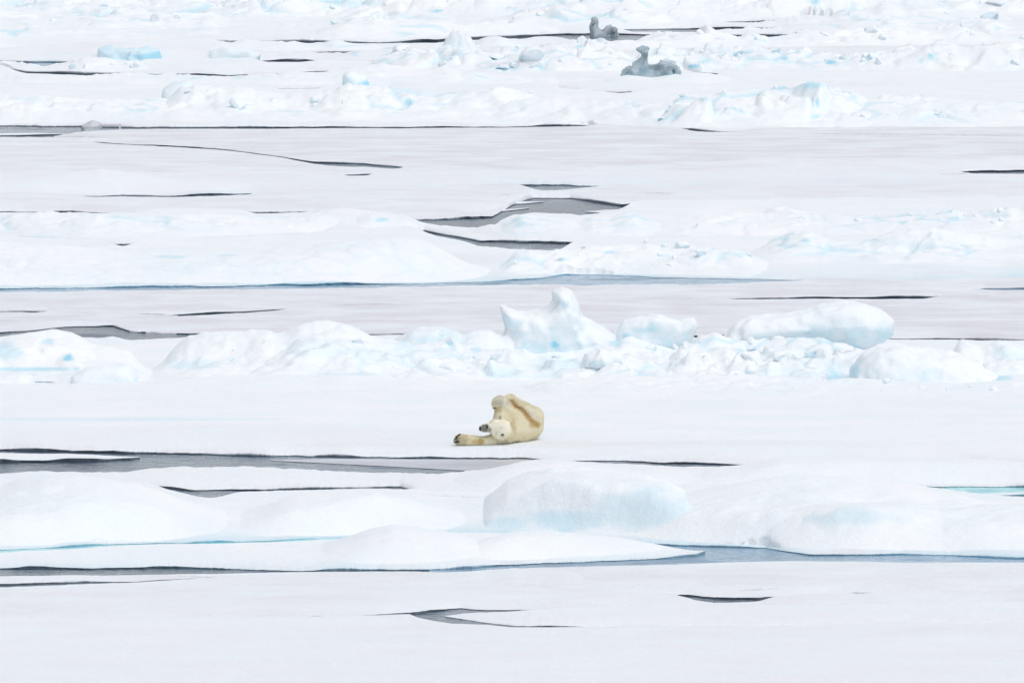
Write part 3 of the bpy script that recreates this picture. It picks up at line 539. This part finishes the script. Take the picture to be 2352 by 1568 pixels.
ridge('snow_mound', 20, [(2040,1262),(2150,1228),(2230,1215),(2352,1218),(2560,1222),(2780,1240)], 1256, 3, 3, 'low snow shelf above the right end of the blue-grey lead', rough=0.10, seed=81, cat='snow mound', steep=1.2, feather=180)
ridge('snow_mound', 22, [(1000,1345),(1080,1328),(1180,1316),(1300,1322),(1450,1336),(1560,1348)], 1350, 4, 3, 'very low pale hump near the bottom, above the dark crescent', rough=.02, seed=82, cat='snow mound', steep=1.2, feather=220, grey=.15)
# ------------------------------------------------------------------ solid blocks
def seg_sd(px, pz, poly):
    P = np.array(poly, float); n = len(P); d = np.full(px.shape, 1e9); s = np.ones(px.shape)
    for i in range(n):
        a = P[i]; b = P[i-1]; e = b-a; wx_ = px-a[0]; wz_ = pz-a[1]
        t = np.clip((wx_*e[0]+wz_*e[1])/(e@e), 0, 1); d = np.minimum(d, (wx_-e[0]*t)**2+(wz_-e[1]*t)**2)
        c1 = pz >= a[1]; c2 = pz < b[1]; c3 = e[0]*wz_ > e[1]*wx_
        s = np.where((c1 & c2 & c3) | (~c1 & ~c2 & ~c3), -s, s)
    return s*np.sqrt(d)
def block(name, outline, row, thick, label, rnd=.12, nz=.05, nsc=1.2, seed=0, blue=(), greys=(), wets=(), fb=.3, tilt=0., cat='ice block', st=None, grey=0., wet=0., bl0=0., on=18, afloat=False, crag=0.):
    yc = float(gy(row, fb)); xm = float(wx(np.mean([p[0] for p in outline]), yc)); fl = FLOES[on]
    a_, b_ = fl.margins(np.array([xm]), np.array([yc])); yn_, yf_ = yc-a_[0], yc+b_[0]; yc = float(np.clip(yc, yn_+thick*.5+.3, max(yn_+thick*.5+.3, yf_-.4*thick))) if not afloat else float(gy(row, 0.)); k = yc/250.; rnd = min(rnd, thick*.3/k)
    gz = 0. if afloat else float(fl.ground(np.array([xm*yc/float(gy(row, fb))]), np.array([yc]))[0])
    o = [(float(wx(p[0], yc, 1.)), float(wz(p[1], yc))) for p in outline]
    o = [(a, gz-.55*k if b < gz+.10*k else b) for a, b in o]
    A = np.array(o); st = st or .045*k; m = .3*k
    if np.ptp(A[:,0])/st > 130: st = np.ptp(A[:,0])/130
    lo = np.array([A[:, 0].min()-m, yc-thick*.5-m, A[:, 1].min()-m]); hi = np.array([A[:, 0].max()+m, yc+thick*.5+m, A[:, 1].max()+m])
    g = [np.arange(a, b, st) for a, b in zip(lo, hi)]
    X, Z2 = np.meshgrid(g[0], g[2], indexing='ij'); s2 = seg_sd(X, Z2, o)
    X3 = g[0][:, None, None]; Y3 = g[1][None, :, None]; Z3 = g[2][None, None]
    r = rnd*k; ax = s2[:, None, :]+r
    ay = np.abs(Y3-yc+tilt*(Z3-A[:, 1].mean()))-thick*.5+r+0*ax
    # deeper at the foot, thinner at the top, like a settled block
    f = np.hypot(np.maximum(ax, 0), np.maximum(ay, 0))+np.minimum(np.maximum(ax, ay*1.0), 0)-r
    f = f+ .0*ay
    cc = r*2.5; round_ = .5*(ax+ay+np.sqrt((ax-ay)**2+cc**2))-r-cc*cc/(2*max(thick, .3))
    f = np.where(thick > 0, round_, f)
    full = (X3+0*f, Y3+0*f, Z3+0*f)
    f = f+nz*k*fb3(full[0]/nsc*1.5/k, full[1]/nsc*1.5/k, full[2]/nsc*1.5/k, 4, seed)
    if crag: f = f+crag*k*(np.abs(fb3(full[0]*3.2/k, full[1]*3.2/k, full[2]*2.2/k, 3, seed+6))*2-.12)
    f = f+.8*nz*k*(np.abs(fb3(full[0]*2.1/k, full[1]*2.1/k, full[2]*2.1/k, 3, seed+4))-.2)+.35*nz*k*fb3(full[0]*4.5/k, full[1]*4.5/k, full[2]*4.5/k, 2, seed+9)
    V, Q = surfnet(f, lo, st)
    P = proj(V[:, 0], V[:, 1], V[:, 2])
    at = dict(blue=np.maximum(bl0, patches(P, blue, seed)), grey=np.maximum(grey, patches(P, greys, seed)), wet=np.maximum(wet, patches(P, wets, seed)))
    return tag(link(name, mesh(name, V, Q, ICE, at)), label, cat)
block('ice_block', [(1150,702),(1170,708),(1200,718),(1240,714),(1262,704),(1273,690),(1268,668),(1290,661),(1316,668),(1332,700),(1338,722),(1370,740),(1400,757),(1430,780),(1420,830),(1300,855),(1180,850),(1130,810),(1158,755)], 852, 1.7,
      'fin-shaped white ice block standing highest on the ridge', seed=101, crag=0.050, rnd=.10, nz=.09, blue=[(1170,740,30,16,.18),(1275,792,12,9,.9),(1240,795,26,12,.15)])
block('ice_block', [(1415,760),(1430,736),(1465,726),(1510,718),(1540,728),(1560,736),(1590,731),(1597,748),(1588,780),(1560,800),(1500,810),(1430,815),(1405,790)], 852, 1.4,
      'knobbed white ice block between the fin and the large slab', seed=102, crag=0.060, rnd=.08, nz=.09, blue=[(1480,758,50,9,.25),(1415,800,14,10,.5),(1440,770,14,8,.4)])
block('ice_slab', [(1640,800),(1662,765),(1690,735),(1720,724),(1780,718),(1845,711),(1880,698),(1930,690),(1985,692),(2022,706),(2056,738),(2052,772),(2015,795),(1960,809),(1905,806),(1840,798),(1740,812),(1660,815)], 850, 1.8,
      'large smooth tilted white slab resting on the ridge at the right', seed=103, crag=0.035, rnd=.20, nz=.05, blue=[(1950,802,70,10,.3),(2030,765,30,30,.2)])
block('ice_block', [(1950,880),(1955,838),(1980,806),(2020,786),(2060,781),(2120,790),(2180,800),(2240,828),(2290,862),(2330,888),(2300,905),(2100,905),(1980,900)], 876, 2.6,
      'big rounded snow-covered block below the large slab', seed=104, crag=0.050, rnd=.25, nz=.08, nsc=1.6, blue=[(1965,850,16,30,.3)])
block('ice_block', [(2240,868),(2260,840),(2300,826),(2352,830),(2420,840),(2450,890),(2260,890)], 872, 1.6, 'white block half cut off by the right edge of the ridge', seed=105, crag=0.050, rnd=.12, nz=.08, blue=[(2290,872,30,12,.4)])
block('ice_slab', [(148,890),(165,862),(195,845),(240,836),(285,836),(306,843),(316,866),(310,890),(220,900)], 884, 1.3, 'smooth white slab in front of the small pool at the left', seed=106, rnd=.10, nz=.05)
block('ice_block', [(-80,895),(-40,865),(10,858),(50,856),(75,866),(95,884),(80,900)], 888, 1.2, 'low rounded white lump at the left edge, before the small pool', seed=107, rnd=.10, nz=.07)
block('ice_block', [(0,850),(-20,815),(20,790),(70,800),(130,790),(180,800),(230,820),(250,850),(200,862),(60,860)], 864, 1.3, 'white lump with a deep blue hole beside the left hummock', seed=108, rnd=.12, nz=.10, blue=[(157,824,17,9,.95),(20,815,40,20,.25),(60,845,150,6,.3)])
block('ice_block', [(1330,850),(1345,815),(1380,800),(1425,812),(1450,850)], 868, 1., 'squat white block at the foot of the fin-shaped one', seed=109, crag=0.070, rnd=.08, nz=.09)
block('ice_block', [(1700,870),(1712,838),(1750,826),(1800,834),(1822,870)], 872, 1., 'squat white block under the middle of the large slab', seed=110, crag=0.080, rnd=.08, nz=.10, blue=[(1715,862,14,10,.4)])
# far coloured blocks
block('ice_block', [(358,230),(375,205),(400,190),(430,185),(455,196),(462,215),(452,230)], 232, 1.6, 'smooth domed pale cyan block on the far left bank', seed=111, on=8, nz=.04, fb=.4, bl0=.12, blue=[(430,222,26,9,.55)])
block('ice_block', [(432,244),(455,228),(490,218),(530,212),(552,224),(545,238),(500,244)], 246, 1.2, 'low pale cyan block right of the domed one', seed=112, on=8, nz=.04, fb=.4, bl0=.14)
block('ice_block', [(545,232),(560,215),(590,205),(620,214),(628,232)], 238, 1.2, 'small notched pale block on the far left bank', seed=113, on=8, nz=.08, fb=.4, bl0=.08, blue=[(578,222,8,6,.5)])
block('ice_block', [(785,200),(787,170),(805,163),(840,172),(870,195),(885,208),(830,205)], 208, 1.3, 'leaning far block with a vivid cyan streak', seed=114, on=8, nz=.05, fb=.35, bl0=.08, blue=[(843,191,26,7,.9)])
block('ice_block', [(785,232),(790,212),(820,202),(850,206),(862,222),(850,236)], 236, 1.3, 'rounded far block with a cyan foot, under the leaning one', seed=115, on=8, nz=.06, fb=.4, blue=[(820,228,30,6,.75),(840,230,14,5,.7)])
block('ice_block', [(212,125),(225,112),(245,104),(270,110),(300,112),(330,106),(365,112),(395,124),(415,138),(380,142),(300,142),(215,138)], 144, 1.8, 'long teal-faced block on the far left floe', seed=116, crag=0.120, on=5, nz=.05, fb=.3, bl0=.3, blue=[(350,130,66,14,.75),(270,130,40,10,.4)])
block('ice_block', [(468,142),(480,120),(510,108),(555,110),(600,122),(608,136),(560,144)], 146, 1.6, 'pale cyan hump right of the teal-faced block', seed=118, crag=0.040, on=5, nz=.05, fb=.3, bl0=.12, blue=[(540,132,50,8,.3)])
block('ice_block', [(840,138),(870,124),(905,104),(935,100),(955,118),(965,140),(900,146)], 148, 1.4, 'pointed far heap of white and cyan ice', seed=119, on=5, nz=.10, nsc=.9, fb=.3, blue=[(890,132,40,7,.45)])
block('ice_block', [(1235,140),(1250,124),(1290,115),(1325,120),(1340,136),(1300,142)], 144, 1.4, 'far arched block with a vivid blue underside', seed=120, on=5, nz=.06, fb=.3, blue=[(1280,136,26,5,.95)])
block('dark_ice_lump', [(1420,176),(1428,162),(1444,154),(1455,142),(1470,134),(1478,126),(1466,116),(1480,113),(1496,124),(1503,138),(1512,136),(1524,146),(1540,142),(1556,150),(1566,166),(1560,180)], 178, 1.6,
      'tall craggy dark grey ice lump with a hooked tip', seed=121, on=7, nz=.12, crag=.22, nsc=.9, rnd=.03, fb=.28, grey=.3, wet=.42, bl0=.3, blue=[(1485,160,30,14,.4)], wets=[(1510,156,26,14,.75),(1440,164,18,9,.65),(1486,130,14,16,.6),(1545,158,18,10,.65)], st=.06)
block('dark_ice_lump', [(1340,84),(1348,70),(1345,58),(1352,48),(1350,40),(1362,36),(1374,42),(1376,54),(1372,62),(1384,68),(1392,60),(1405,54),(1418,56),(1424,66),(1420,84)], 84, 1.2,
      'far spiky dark grey ice lump with two knobs', seed=122, on=3, afloat=True, crag=.14, nz=.08, nsc=.8, rnd=.05, fb=.3, wet=.5, grey=.2, bl0=.2, wets=[(1360,52,12,16,.6),(1404,66,14,9,.7),(1386,70,8,6,.7)], st=.06)
block('dark_ice_lump', [(145,196),(152,178),(168,168),(190,165),(200,172),(208,192),(180,198)], 198, 1.2, 'dark grey block with a slanted face at the left', seed=123, on=6, nz=.05, nsc=.9, rnd=.06, fb=.3, wet=.5, grey=1., blue=[(175,188,30,10,.3)], st=.05)
block('dark_ice_lump', [(198,188),(210,170),(235,160),(262,172),(270,190)], 196, 1.2, 'pale grey wedge beside the slanted dark block at the left', seed=124, on=6, nz=.05, nsc=.9, rnd=.06, fb=.3, wet=.1, grey=1., st=.05)
block('dark_ice_lump', [(1090,98),(1105,92),(1125,86),(1150,93),(1190,90),(1225,95),(1220,100),(1150,101)], 101, 1., 'low dark crumbly ice at the left end of the wide far lead', seed=125, on=3, afloat=True, nz=.06, nsc=.8, rnd=.04, fb=.2, wet=.5, grey=1., st=.06)
block('dark_ice_lump', [(900,83),(915,78),(935,75),(955,79),(960,84)], 85, 1., 'thin dark ice hump on the far floe', seed=126, on=2, nz=.08, rnd=.04, fb=.25, wet=.6, grey=1., st=.06)
block('dark_ice_lump', [(1718,55),(1730,50),(1750,48),(1765,54)], 57, 1., 'small dark hump at the far right crack', seed=127, on=1, nz=.08, rnd=.04, fb=.3, wet=.5, grey=1., st=.06)
block('ice_block', [(2245,50),(2252,34),(2270,28),(2295,26),(2292,40),(2282,52)], 54, 1.2, 'pale blue tilted block near the top right corner', seed=128, on=2, nz=.05, fb=.3, bl0=.25, wets=[(2250,45,6,8,.3)], st=.06)
block('ice_block', [(1560,150),(1575,138),(1600,140),(1630,158),(1640,168),(1600,170),(1570,160)], 174, 1.2, 'white block with a blue flank right of the dark grey lump', seed=131, on=6, nz=.08, fb=.3, blue=[(1594,152,14,6,.9)])
block('dark_ice_lump', [(165,296),(185,286),(212,276),(232,284),(250,288),(275,282),(305,290),(315,297)], 300, 1.6, 'low grey double-humped heap on the long black rim at the left', seed=132, on=8, afloat=True, nz=.05, rnd=.06, fb=.05, wet=.22, grey=1., wets=[(230,294,90,3,.6)], st=.05)
block('ice_block', [(1230,302),(1350,302),(1340,294),(1310,288),(1285,286),(1262,290)][::-1], 303, .8, 'small white lump on the rim of the broad bright floe', seed=133, on=8, nz=.04, fb=.1, st=.05)
def land0(px, py, f=18):
    z = .3
    for _ in range(25):
        y = float(gy(py, z)); x = float(wx(px, y, z)); z = .5*z+.5*float(FLOES[f].ground(np.array([x]), np.array([y]))[0])
    return z
pool('small_pool', [(-200,850),(0,848),(200,850),(348,849)], [(-200,884),(0,882),(200,876),(300,866),(348,850)], max(land0(q, 866) for q in (0, 100, 200, 300))+.012, POND)
# ------------------------------------------------------------------ scattered chunks
def chunk_proto(seed, elong):
    rng = np.random.RandomState(seed); g = np.linspace(-1.75, 1.75, 44)
    X, Y, Z = np.meshgrid(g, g, g, indexing='ij'); f = np.full(X.shape, -9.)
    for i in range(11):
        n = rng.normal(size=3); n /= np.linalg.norm(n); dd = rng.uniform(.5, .9)
        q = n[0]*X/elong[0]+n[1]*Y/elong[1]+n[2]*Z/elong[2]-dd
        h = np.maximum(0, .22-np.abs(f-q))/.22; f = np.maximum(f, q)+h*h*.055
    f = np.maximum(f, np.sqrt(X*X+Y*Y+Z*Z)-1.3)+.07*fb3(X*2, Y*2, Z*2, 3, seed)
    V, Q = surfnet(f, (-1.75,)*3, g[1]-g[0]); return V, Q
protos = []
for i in range(8):
    V, Q = chunk_proto(200+i, [(1.2, 1, .7), (1, 1, 1), (1.25, .9, .5), (.8, 1, 1.1)][i % 4])
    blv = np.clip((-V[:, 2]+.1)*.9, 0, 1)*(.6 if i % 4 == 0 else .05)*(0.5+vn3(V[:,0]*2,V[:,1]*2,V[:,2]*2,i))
    protos.append(mesh('ice_chunk', V, Q, ICE, dict(blue=blv)))
def scatter_on(seed, n, s0, s1, group, label, hmin=.12):
    X, Y, Z, H, t, D = RD[seed]; px, py = proj(X, Y, Z)
    hmin = min(hmin, np.quantile(H, .9)*.7)
    ok = np.argwhere((H > hmin) & (D < .3) & (px > -150) & (px < 2500)); r = np.random.RandomState(seed)
    for i, j in ok[r.choice(len(ok), n, replace=False)]:
        k = Y[i, j]/250.; s = k*s0*(s1/s0)**(r.rand()**2)
        o = bpy.data.objects.new('ice_chunk', protos[r.randint(8)]); sc.collection.objects.link(o)
        o.location = (X[i, j], Y[i, j], Z[i, j]+s*.05); o.scale = (s*r.uniform(.8, 1.5), s*r.uniform(.8, 1.3), s*r.uniform(.6, 1.1))
        o.rotation_euler = (r.uniform(-.5, .5), r.uniform(-.5, .5), r.uniform(0, 6.28)); tag(o, label, 'ice chunk', group)
g1, l1 = 'ice chunks in the farthest rubble', 'white ice chunk in the farthest broken ice along the top'
scatter_on(56, 22, .06, .26, g1, l1); scatter_on(65, 18, .06, .26, g1, l1); scatter_on(66, 12, .05, .18, g1, l1)
scatter_on(57, 20, .05, .18, 'ice chunks on the second farthest floe', 'white ice chunk on the second farthest floe')
scatter_on(55, 22, .05, .16, 'ice chunks just below the wide far lead', 'small ice chunk just below the wide far grey lead')
scatter_on(54, 34, .05, .18, 'ice chunks beside the dark grey lump', 'small ice chunk around the dark craggy lump')
scatter_on(68, 12, .05, .15, 'ice chunks among the far coloured blocks', 'small ice chunk in the far rubble between the teal and blue-bellied blocks')
scatter_on(60, 10, .05, .15, 'ice chunks in the far left rubble', 'small ice chunk in the heap of far broken ice at the left edge')
scatter_on(52, 22, .05, .16, 'ice chunks on the far right bank', 'small white ice chunk on the far right snowy bank')
scatter_on(51, 12, .05, .14, 'ice chunks on the far left bank', 'small white ice chunk on the far bank of cyan blocks')
scatter_on(43, 16, .04, .13, 'ice chunks in the middle rubble row', 'small white chunk in the middle rubble row right of the dark pool')
scatter_on(45, 14, .05, .15, 'ice chunks on the knobbly heap', 'small white chunk on the knobbly heap below the dark pools')
scatter_on(33, 14, .05, .18, 'ice chunks on the ridge behind the bear', 'white chunk half buried in the snow ridge directly behind the bear')
scatter_on(34, 22, .05, .20, 'ice chunks under the large slab', 'white chunk half buried in the rubbly ridge under the large tilted slab')
scatter_on(32, 6, .04, .10, 'ice chunks on the peaked ridge', 'white chunk half buried in the peaked ridge left of the bear')
scatter_on(38, 14, .03, .10, 'snow lumps before the big rounded block', 'small snow lump in the drift before the big rounded block', hmin=.03)
# ------------------------------------------------------------------ the bear
def land(px, py, f=18):                  # point of a floe's snow seen at that spot
    z = .3
    for _ in range(25):
        y = float(gy(py, z)); x = float(wx(px, y, z)); z = .5*z+.5*float(FLOES[f].ground(np.array([x]), np.array([y]))[0])
    return x, y, z
P0 = land((1100+400/7.84)*.91875, 1023.4); P1 = land((1100+1850/7.84)*.91875, 1008.5); YB = P0[1]+.05; DS = (P1[1]-P0[1])/1.75
def bp(cx, cy, dep):
    px = (1100+cx/7.84)*.91875; py = (950+cy/7.84)*.91875; y = YB+dep*DS; z = float(wz(py, y)); return np.array([float(wx(px, y, z)), y, z])
SCL = .91875/7.84/S(YB)                  # metres per survey unit of the bear
def cap(P, a, b, ra, rb):
    ba = b-a; t = np.clip(((P-a)@ba)/max(ba@ba, 1e-9), 0, 1)
    return np.linalg.norm(P-a-t[..., None]*ba, axis=-1)-(ra+(rb-ra)*t)
def smin(a, b, k):
    h = np.clip(.5+.5*(b-a)/k, 0, 1); return b*(1-h)+a*h-k*h*(1-h)
CH = [ # (points (cx, cy, depth, radius)), blend
 ([(1340,1010,.55,205),(1540,945,.95,250),(1730,905,1.5,255)], .05),
 ([(1560,1040,.9,170),(1760,985,1.6,185)], .05),
 ([(1600,960,1.1,240),(1440,760,.9,225),(1300,560,.75,140),(1180,440,.62,118)], .05),      # near hind leg raised
 ([(1180,430,.62,112),(1115,440,.55,88),(1092,495,.52,66)], .03),                            # its foot, hanging over
 ([(1250,900,.6,190),(1190,740,.6,140),(1170,570,.6,100)], .05),
 ([(1800,900,1.6,225),(1815,720,1.5,215),(1690,590,1.3,135),(1510,440,1.15,76),(1400,355,1.1,70)], .015), # far hind leg
 ([(1400,355,1.1,72),(1330,345,1.05,60)], .02),
 ([(1840,960,1.6,165),(1830,1050,1.6,110)], .04),
 ([(1330,1010,.5,200),(1225,958,.02,198)], .035),                                              # neck, skull
 ([(1215,960,-.02,196),(1095,905,-.02,140)], .03),
 ([(1190,1060,-.02,130),(1080,985,-.04,108)], .03),
 ([(1060,925,-.04,112),(930,932,-.08,80),(850,940,-.10,66),(812,948,-.11,48)], .02),              # muzzle
 ([(1300,1090,.35,140),(1050,1160,.2,105),(850,1190,.08,82),(640,1175,.02,84),(520,1170,0,96),(400,1165,-.02,104)], .03), # arm
 ([(430,1120,0,70),(350,1110,-.03,44)], .015), ([(420,1150,0,70),(322,1145,-.05,42)], .015),
 ([(420,1180,0,70),(312,1185,-.05,42)], .015), ([(420,1210,0,64),(322,1222,-.04,40)], .015), ([(440,1235,0,50),(350,1250,-.02,34)], .015),
]
st = .0125
pts = np.array([bp(*q[:3]) for c, _ in CH for q in c])
lo = pts.min(0)-.34; hi = pts.max(0)+.34; lo[2] = .1
g = [np.arange(a, b, st) for a, b in zip(lo, hi)]
G = np.stack(np.meshgrid(*g, indexing='ij'), -1).astype(np.float32)
f = None
for c, k in CH:
    ch = None
    for q, r in zip(c[:-1], c[1:]):
        a = bp(*q[:3]); b = bp(*r[:3]); bb0 = np.minimum(a, b)-.5; bb1 = np.maximum(a, b)+.5
        dd = cap(G, a, b, q[3]*SCL, r[3]*SCL); ch = dd if ch is None else smin(ch, dd, .03)
    f = ch if f is None else smin(f, ch, k)
f = f+.012*fb3(G[..., 0]*5, G[..., 1]*5, G[..., 2]*5, 3, 7)
V, Q = surfnet(f, lo, st)
for _ in range(2):                       # light smoothing
    acc = np.zeros_like(V); cn = np.zeros(len(V))
    for i in range(4):
        a = Q[:, i]; b = Q[:, (i+1) % 4]; np.add.at(acc, a, V[b]); np.add.at(acc, b, V[a]); np.add.at(cn, a, 1); np.add.at(cn, b, 1)
    V = V*.5+.5*acc/cn[:, None]
def bear_cols(V):
    px, py = proj(V[:, 0], V[:, 1], V[:, 2]); cx = (px/.91875-1100)*7.84; cy = (py/.91875-950)*7.84
    c = np.tile(np.array([.97, .91, .71]), (len(V), 1))
    def mixp(pl, col, seed=0, soft=True):
        nonlocal c
        w = np.zeros(len(V))
        for (a, b, ra, rb, v) in pl:
            d = np.hypot((cx-a)/ra, (cy-b)/rb)+.2*fb2(cx/60, cy/60, 3, seed); w = np.maximum(w, v*(1-sst(.4, 1.1, d)))
        c = c*(1-w[:, None])+np.array(col)*w[:, None]
    mixp([(1150,900,280,210,.4),(1150,370,160,110,.6),(1300,440,140,100,.5),(1800,650,200,200,.35)], (.93,.91,.84), 1)
    mixp([(1760,1080,300,110,.5),(1450,1120,300,90,.35),(500,1180,300,100,.6),(1450,700,160,120,.3)], (.88,.78,.48), 2)
    L = [(1400+i*500/11., 400+i*480/11.+(20*math.sin(i)), 85, 66, .72) for i in range(12)]
    mixp(L, (.74,.54,.22), 3)
    mixp([(a, b, ra*.65, rb*.65, .5) for a, b, ra, rb, v in L], (.56,.36,.11), 13)
    mixp([(1850,860,150,80,.6),(1150,560,90,90,.5),(1420,850,60,150,.35),(790,1190,90,70,.85),(700,1190,90,50,.6),(1900,860,90,90,.4)], (.62,.44,.16), 4)
    mixp([(1310,775,60,40,.25),(1400,840,50,60,.4),(1455,930,42,70,.45),(1470,1020,42,70,.4),(1420,1110,60,50,.3),(1300,1170,90,40,.3)], (.76,.66,.42), 14)  # crease shade round the right of the head, painted into the fur
    mixp([(420,1165,180,120,.5)], (.50,.42,.30), 5)
    mixp([(1150,420,110,60,.45)], (.50,.50,.44), 6)  # grey shading of the raised foot's underside, painted into the fur
    mixp([(880,940,120,110,.92),(960,980,60,90,.5)], (.17,.165,.16), 7)
    mixp([(980,960,40,60,.6),(985,1050,40,30,.55),(1200,930,26,20,.5),(1105,1040,26,60,.25),(1090,850,60,16,.2)], (.25,.22,.2), 8)
    mixp([(925,905,30,46,.95)], (.02,.02,.02), 9)
    return np.clip(c, 0, 1), cx, cy
col, cx, cy = bear_cols(V)
FM, t_, p_ = newmat('bear_fur')
a_ = N(t_, 'ShaderNodeAttribute', attribute_name='fur'); gp = N(t_, 'ShaderNodeNewGeometry').outputs['Position']
t_.links.new(mixc(t_, ramp(t_, noise(t_, 30, 4, gp), .45, .85), a_.outputs['Color'], mixc(t_, .8, (.55, .46, .28), a_.outputs['Color'])), p_.inputs['Base Color'])
p_.inputs['Roughness'].default_value = .8; p_.inputs['Specular IOR Level'].default_value = .2
bm_ = N(t_, 'ShaderNodeBump'); bm_.inputs['Strength'].default_value = .6; bm_.inputs['Distance'].default_value = .012
t_.links.new(noise(t_, 45, 4, gp), bm_.inputs['Height']); t_.links.new(bm_.outputs[0], p_.inputs['Normal'])
origin = bp(1100, 1270, .5); origin[2] = FLOES[18].fb
bear = link('polar_bear', mesh('polar_bear', V-origin, Q, FM, colors=dict(fur=col))); bear.location = origin
tag(bear, 'cream polar bear rolling on its back with its hind legs in the air', 'polar bear')
# fur: short strands laid over the body
rs = np.random.RandomState(3); A, B, C_, D_ = (V[Q[:, i]] for i in range(4))
nrm = np.cross(C_-A, D_-B); nl = np.linalg.norm(nrm, axis=1); prob = nl/nl.sum(); nrm = nrm/nl[:, None]
ids = rs.choice(len(Q), 60000, p=prob); uu = rs.rand(len(ids), 1); vv = rs.rand(len(ids), 1)
root = (A[ids]*(1-uu)+B[ids]*uu)*(1-vv)+(D_[ids]*(1-uu)+C_[ids]*uu)*vv; n_ = nrm[ids]
ccol, ccx, ccy = bear_cols(root)
flow = np.array([.25, 0, -.55])+rs.normal(0, .25, (len(ids), 3)); flow = flow-(flow*n_).sum(1)[:, None]*n_
flow /= np.linalg.norm(flow, axis=1)[:, None]+1e-6
ln = rs.uniform(.018, .042, (len(ids), 1)); face = (np.hypot((ccx-1180)/230, (ccy-950)/200) < 1) | (np.hypot((ccx-900)/160, (ccy-940)/110) < 1); ln[face] *= .3; ln[ccy < 470] *= 1.6
side = np.cross(flow, n_); tip = root+flow*ln*.85+n_*ln*.42; wv = .0035
TV = np.stack([root-side*wv, root+side*wv, tip], 1).reshape(-1, 3)-origin
jit = rs.uniform(.86, 1.12, (len(ids), 1)); TC = np.repeat(np.clip(ccol*jit, 0, 1), 3, 0)
fur = link('fur', mesh('fur', TV, np.arange(len(TV)).reshape(-1, 3), FM, colors=dict(fur=TC), smooth=False), bear)
def small(name, pos, rad, colr, rough=.4, scl=(1, 1, 1), parent=bear, d2=None, tip=None):
    m, t, p = newmat(name); p.inputs['Roughness'].default_value = rough
    gg = N(t, 'ShaderNodeNewGeometry').outputs['Position']
    t.links.new(mixc(t, noise(t, 60, 2, gg), colr, tuple(v*.7 for v in colr)), p.inputs['Base Color'])
    gq = np.linspace(-1.5, 1.5, 26); X, Y, Z = np.meshgrid(gq, gq, gq, indexing='ij')
    f = np.sqrt((X/scl[0])**2+(Y/scl[1])**2+(Z/scl[2])**2)-1
    if tip is not None:
        Pn = np.stack([X, Y, Z], -1); f = cap(Pn, np.array([.8, 0, .1]), np.array([-.9, 0, -.35]), .42, .10)
    Vv, Qq = surfnet(f, (-1.5,)*3, gq[1]-gq[0])
    o = link(name, mesh(name, Vv*rad, Qq, m), parent); o.location = pos-origin; return o
small('nose', bp(793, 948, -.14), 42*SCL, (.012, .012, .013), .35, (.75, 1, 1.15))
def surf_front(cx0, cy0):                # nearest body point to the camera at that spot
    d = np.hypot(cx-cx0, cy-cy0); c = np.where(d < 18)[0]
    return V[c[np.argmin(V[c, 1])]] if len(c) else V[np.argmin(d)]
small('eye', surf_front(925, 905)+np.array([0, .004, 0]), 13*SCL, (.01, .01, .01), .15)
ear = small('ear', surf_front(1222, 1085)+np.array([0, .02, 0]), 56*SCL, (.72, .68, .58), .8, (1, .45, .95))
inn = small('inner_ear', surf_front(1222, 1085)+np.array([0, -.012, .002]), 27*SCL, (.03, .022, .018), .8, (1, .5, .7))
small('ear', bp(1180, 735, .12), 40*SCL, (.42, .42, .38), .8, (.6, .5, 1.2))
for (cx_, cy_) in [(350,1076),(312,1104),(292,1150),(290,1200),(325,1212)]:
    o = small('claw', bp(cx_+4, cy_, -.24), 46*SCL, (.045, .035, .03), .35, tip=1); o.rotation_euler = (0, -.25 if cy_ < 1190 else -.1, 0)
o = small('claw', bp(1062, 545, .44), 40*SCL, (.10, .10, .10), .4, tip=1)
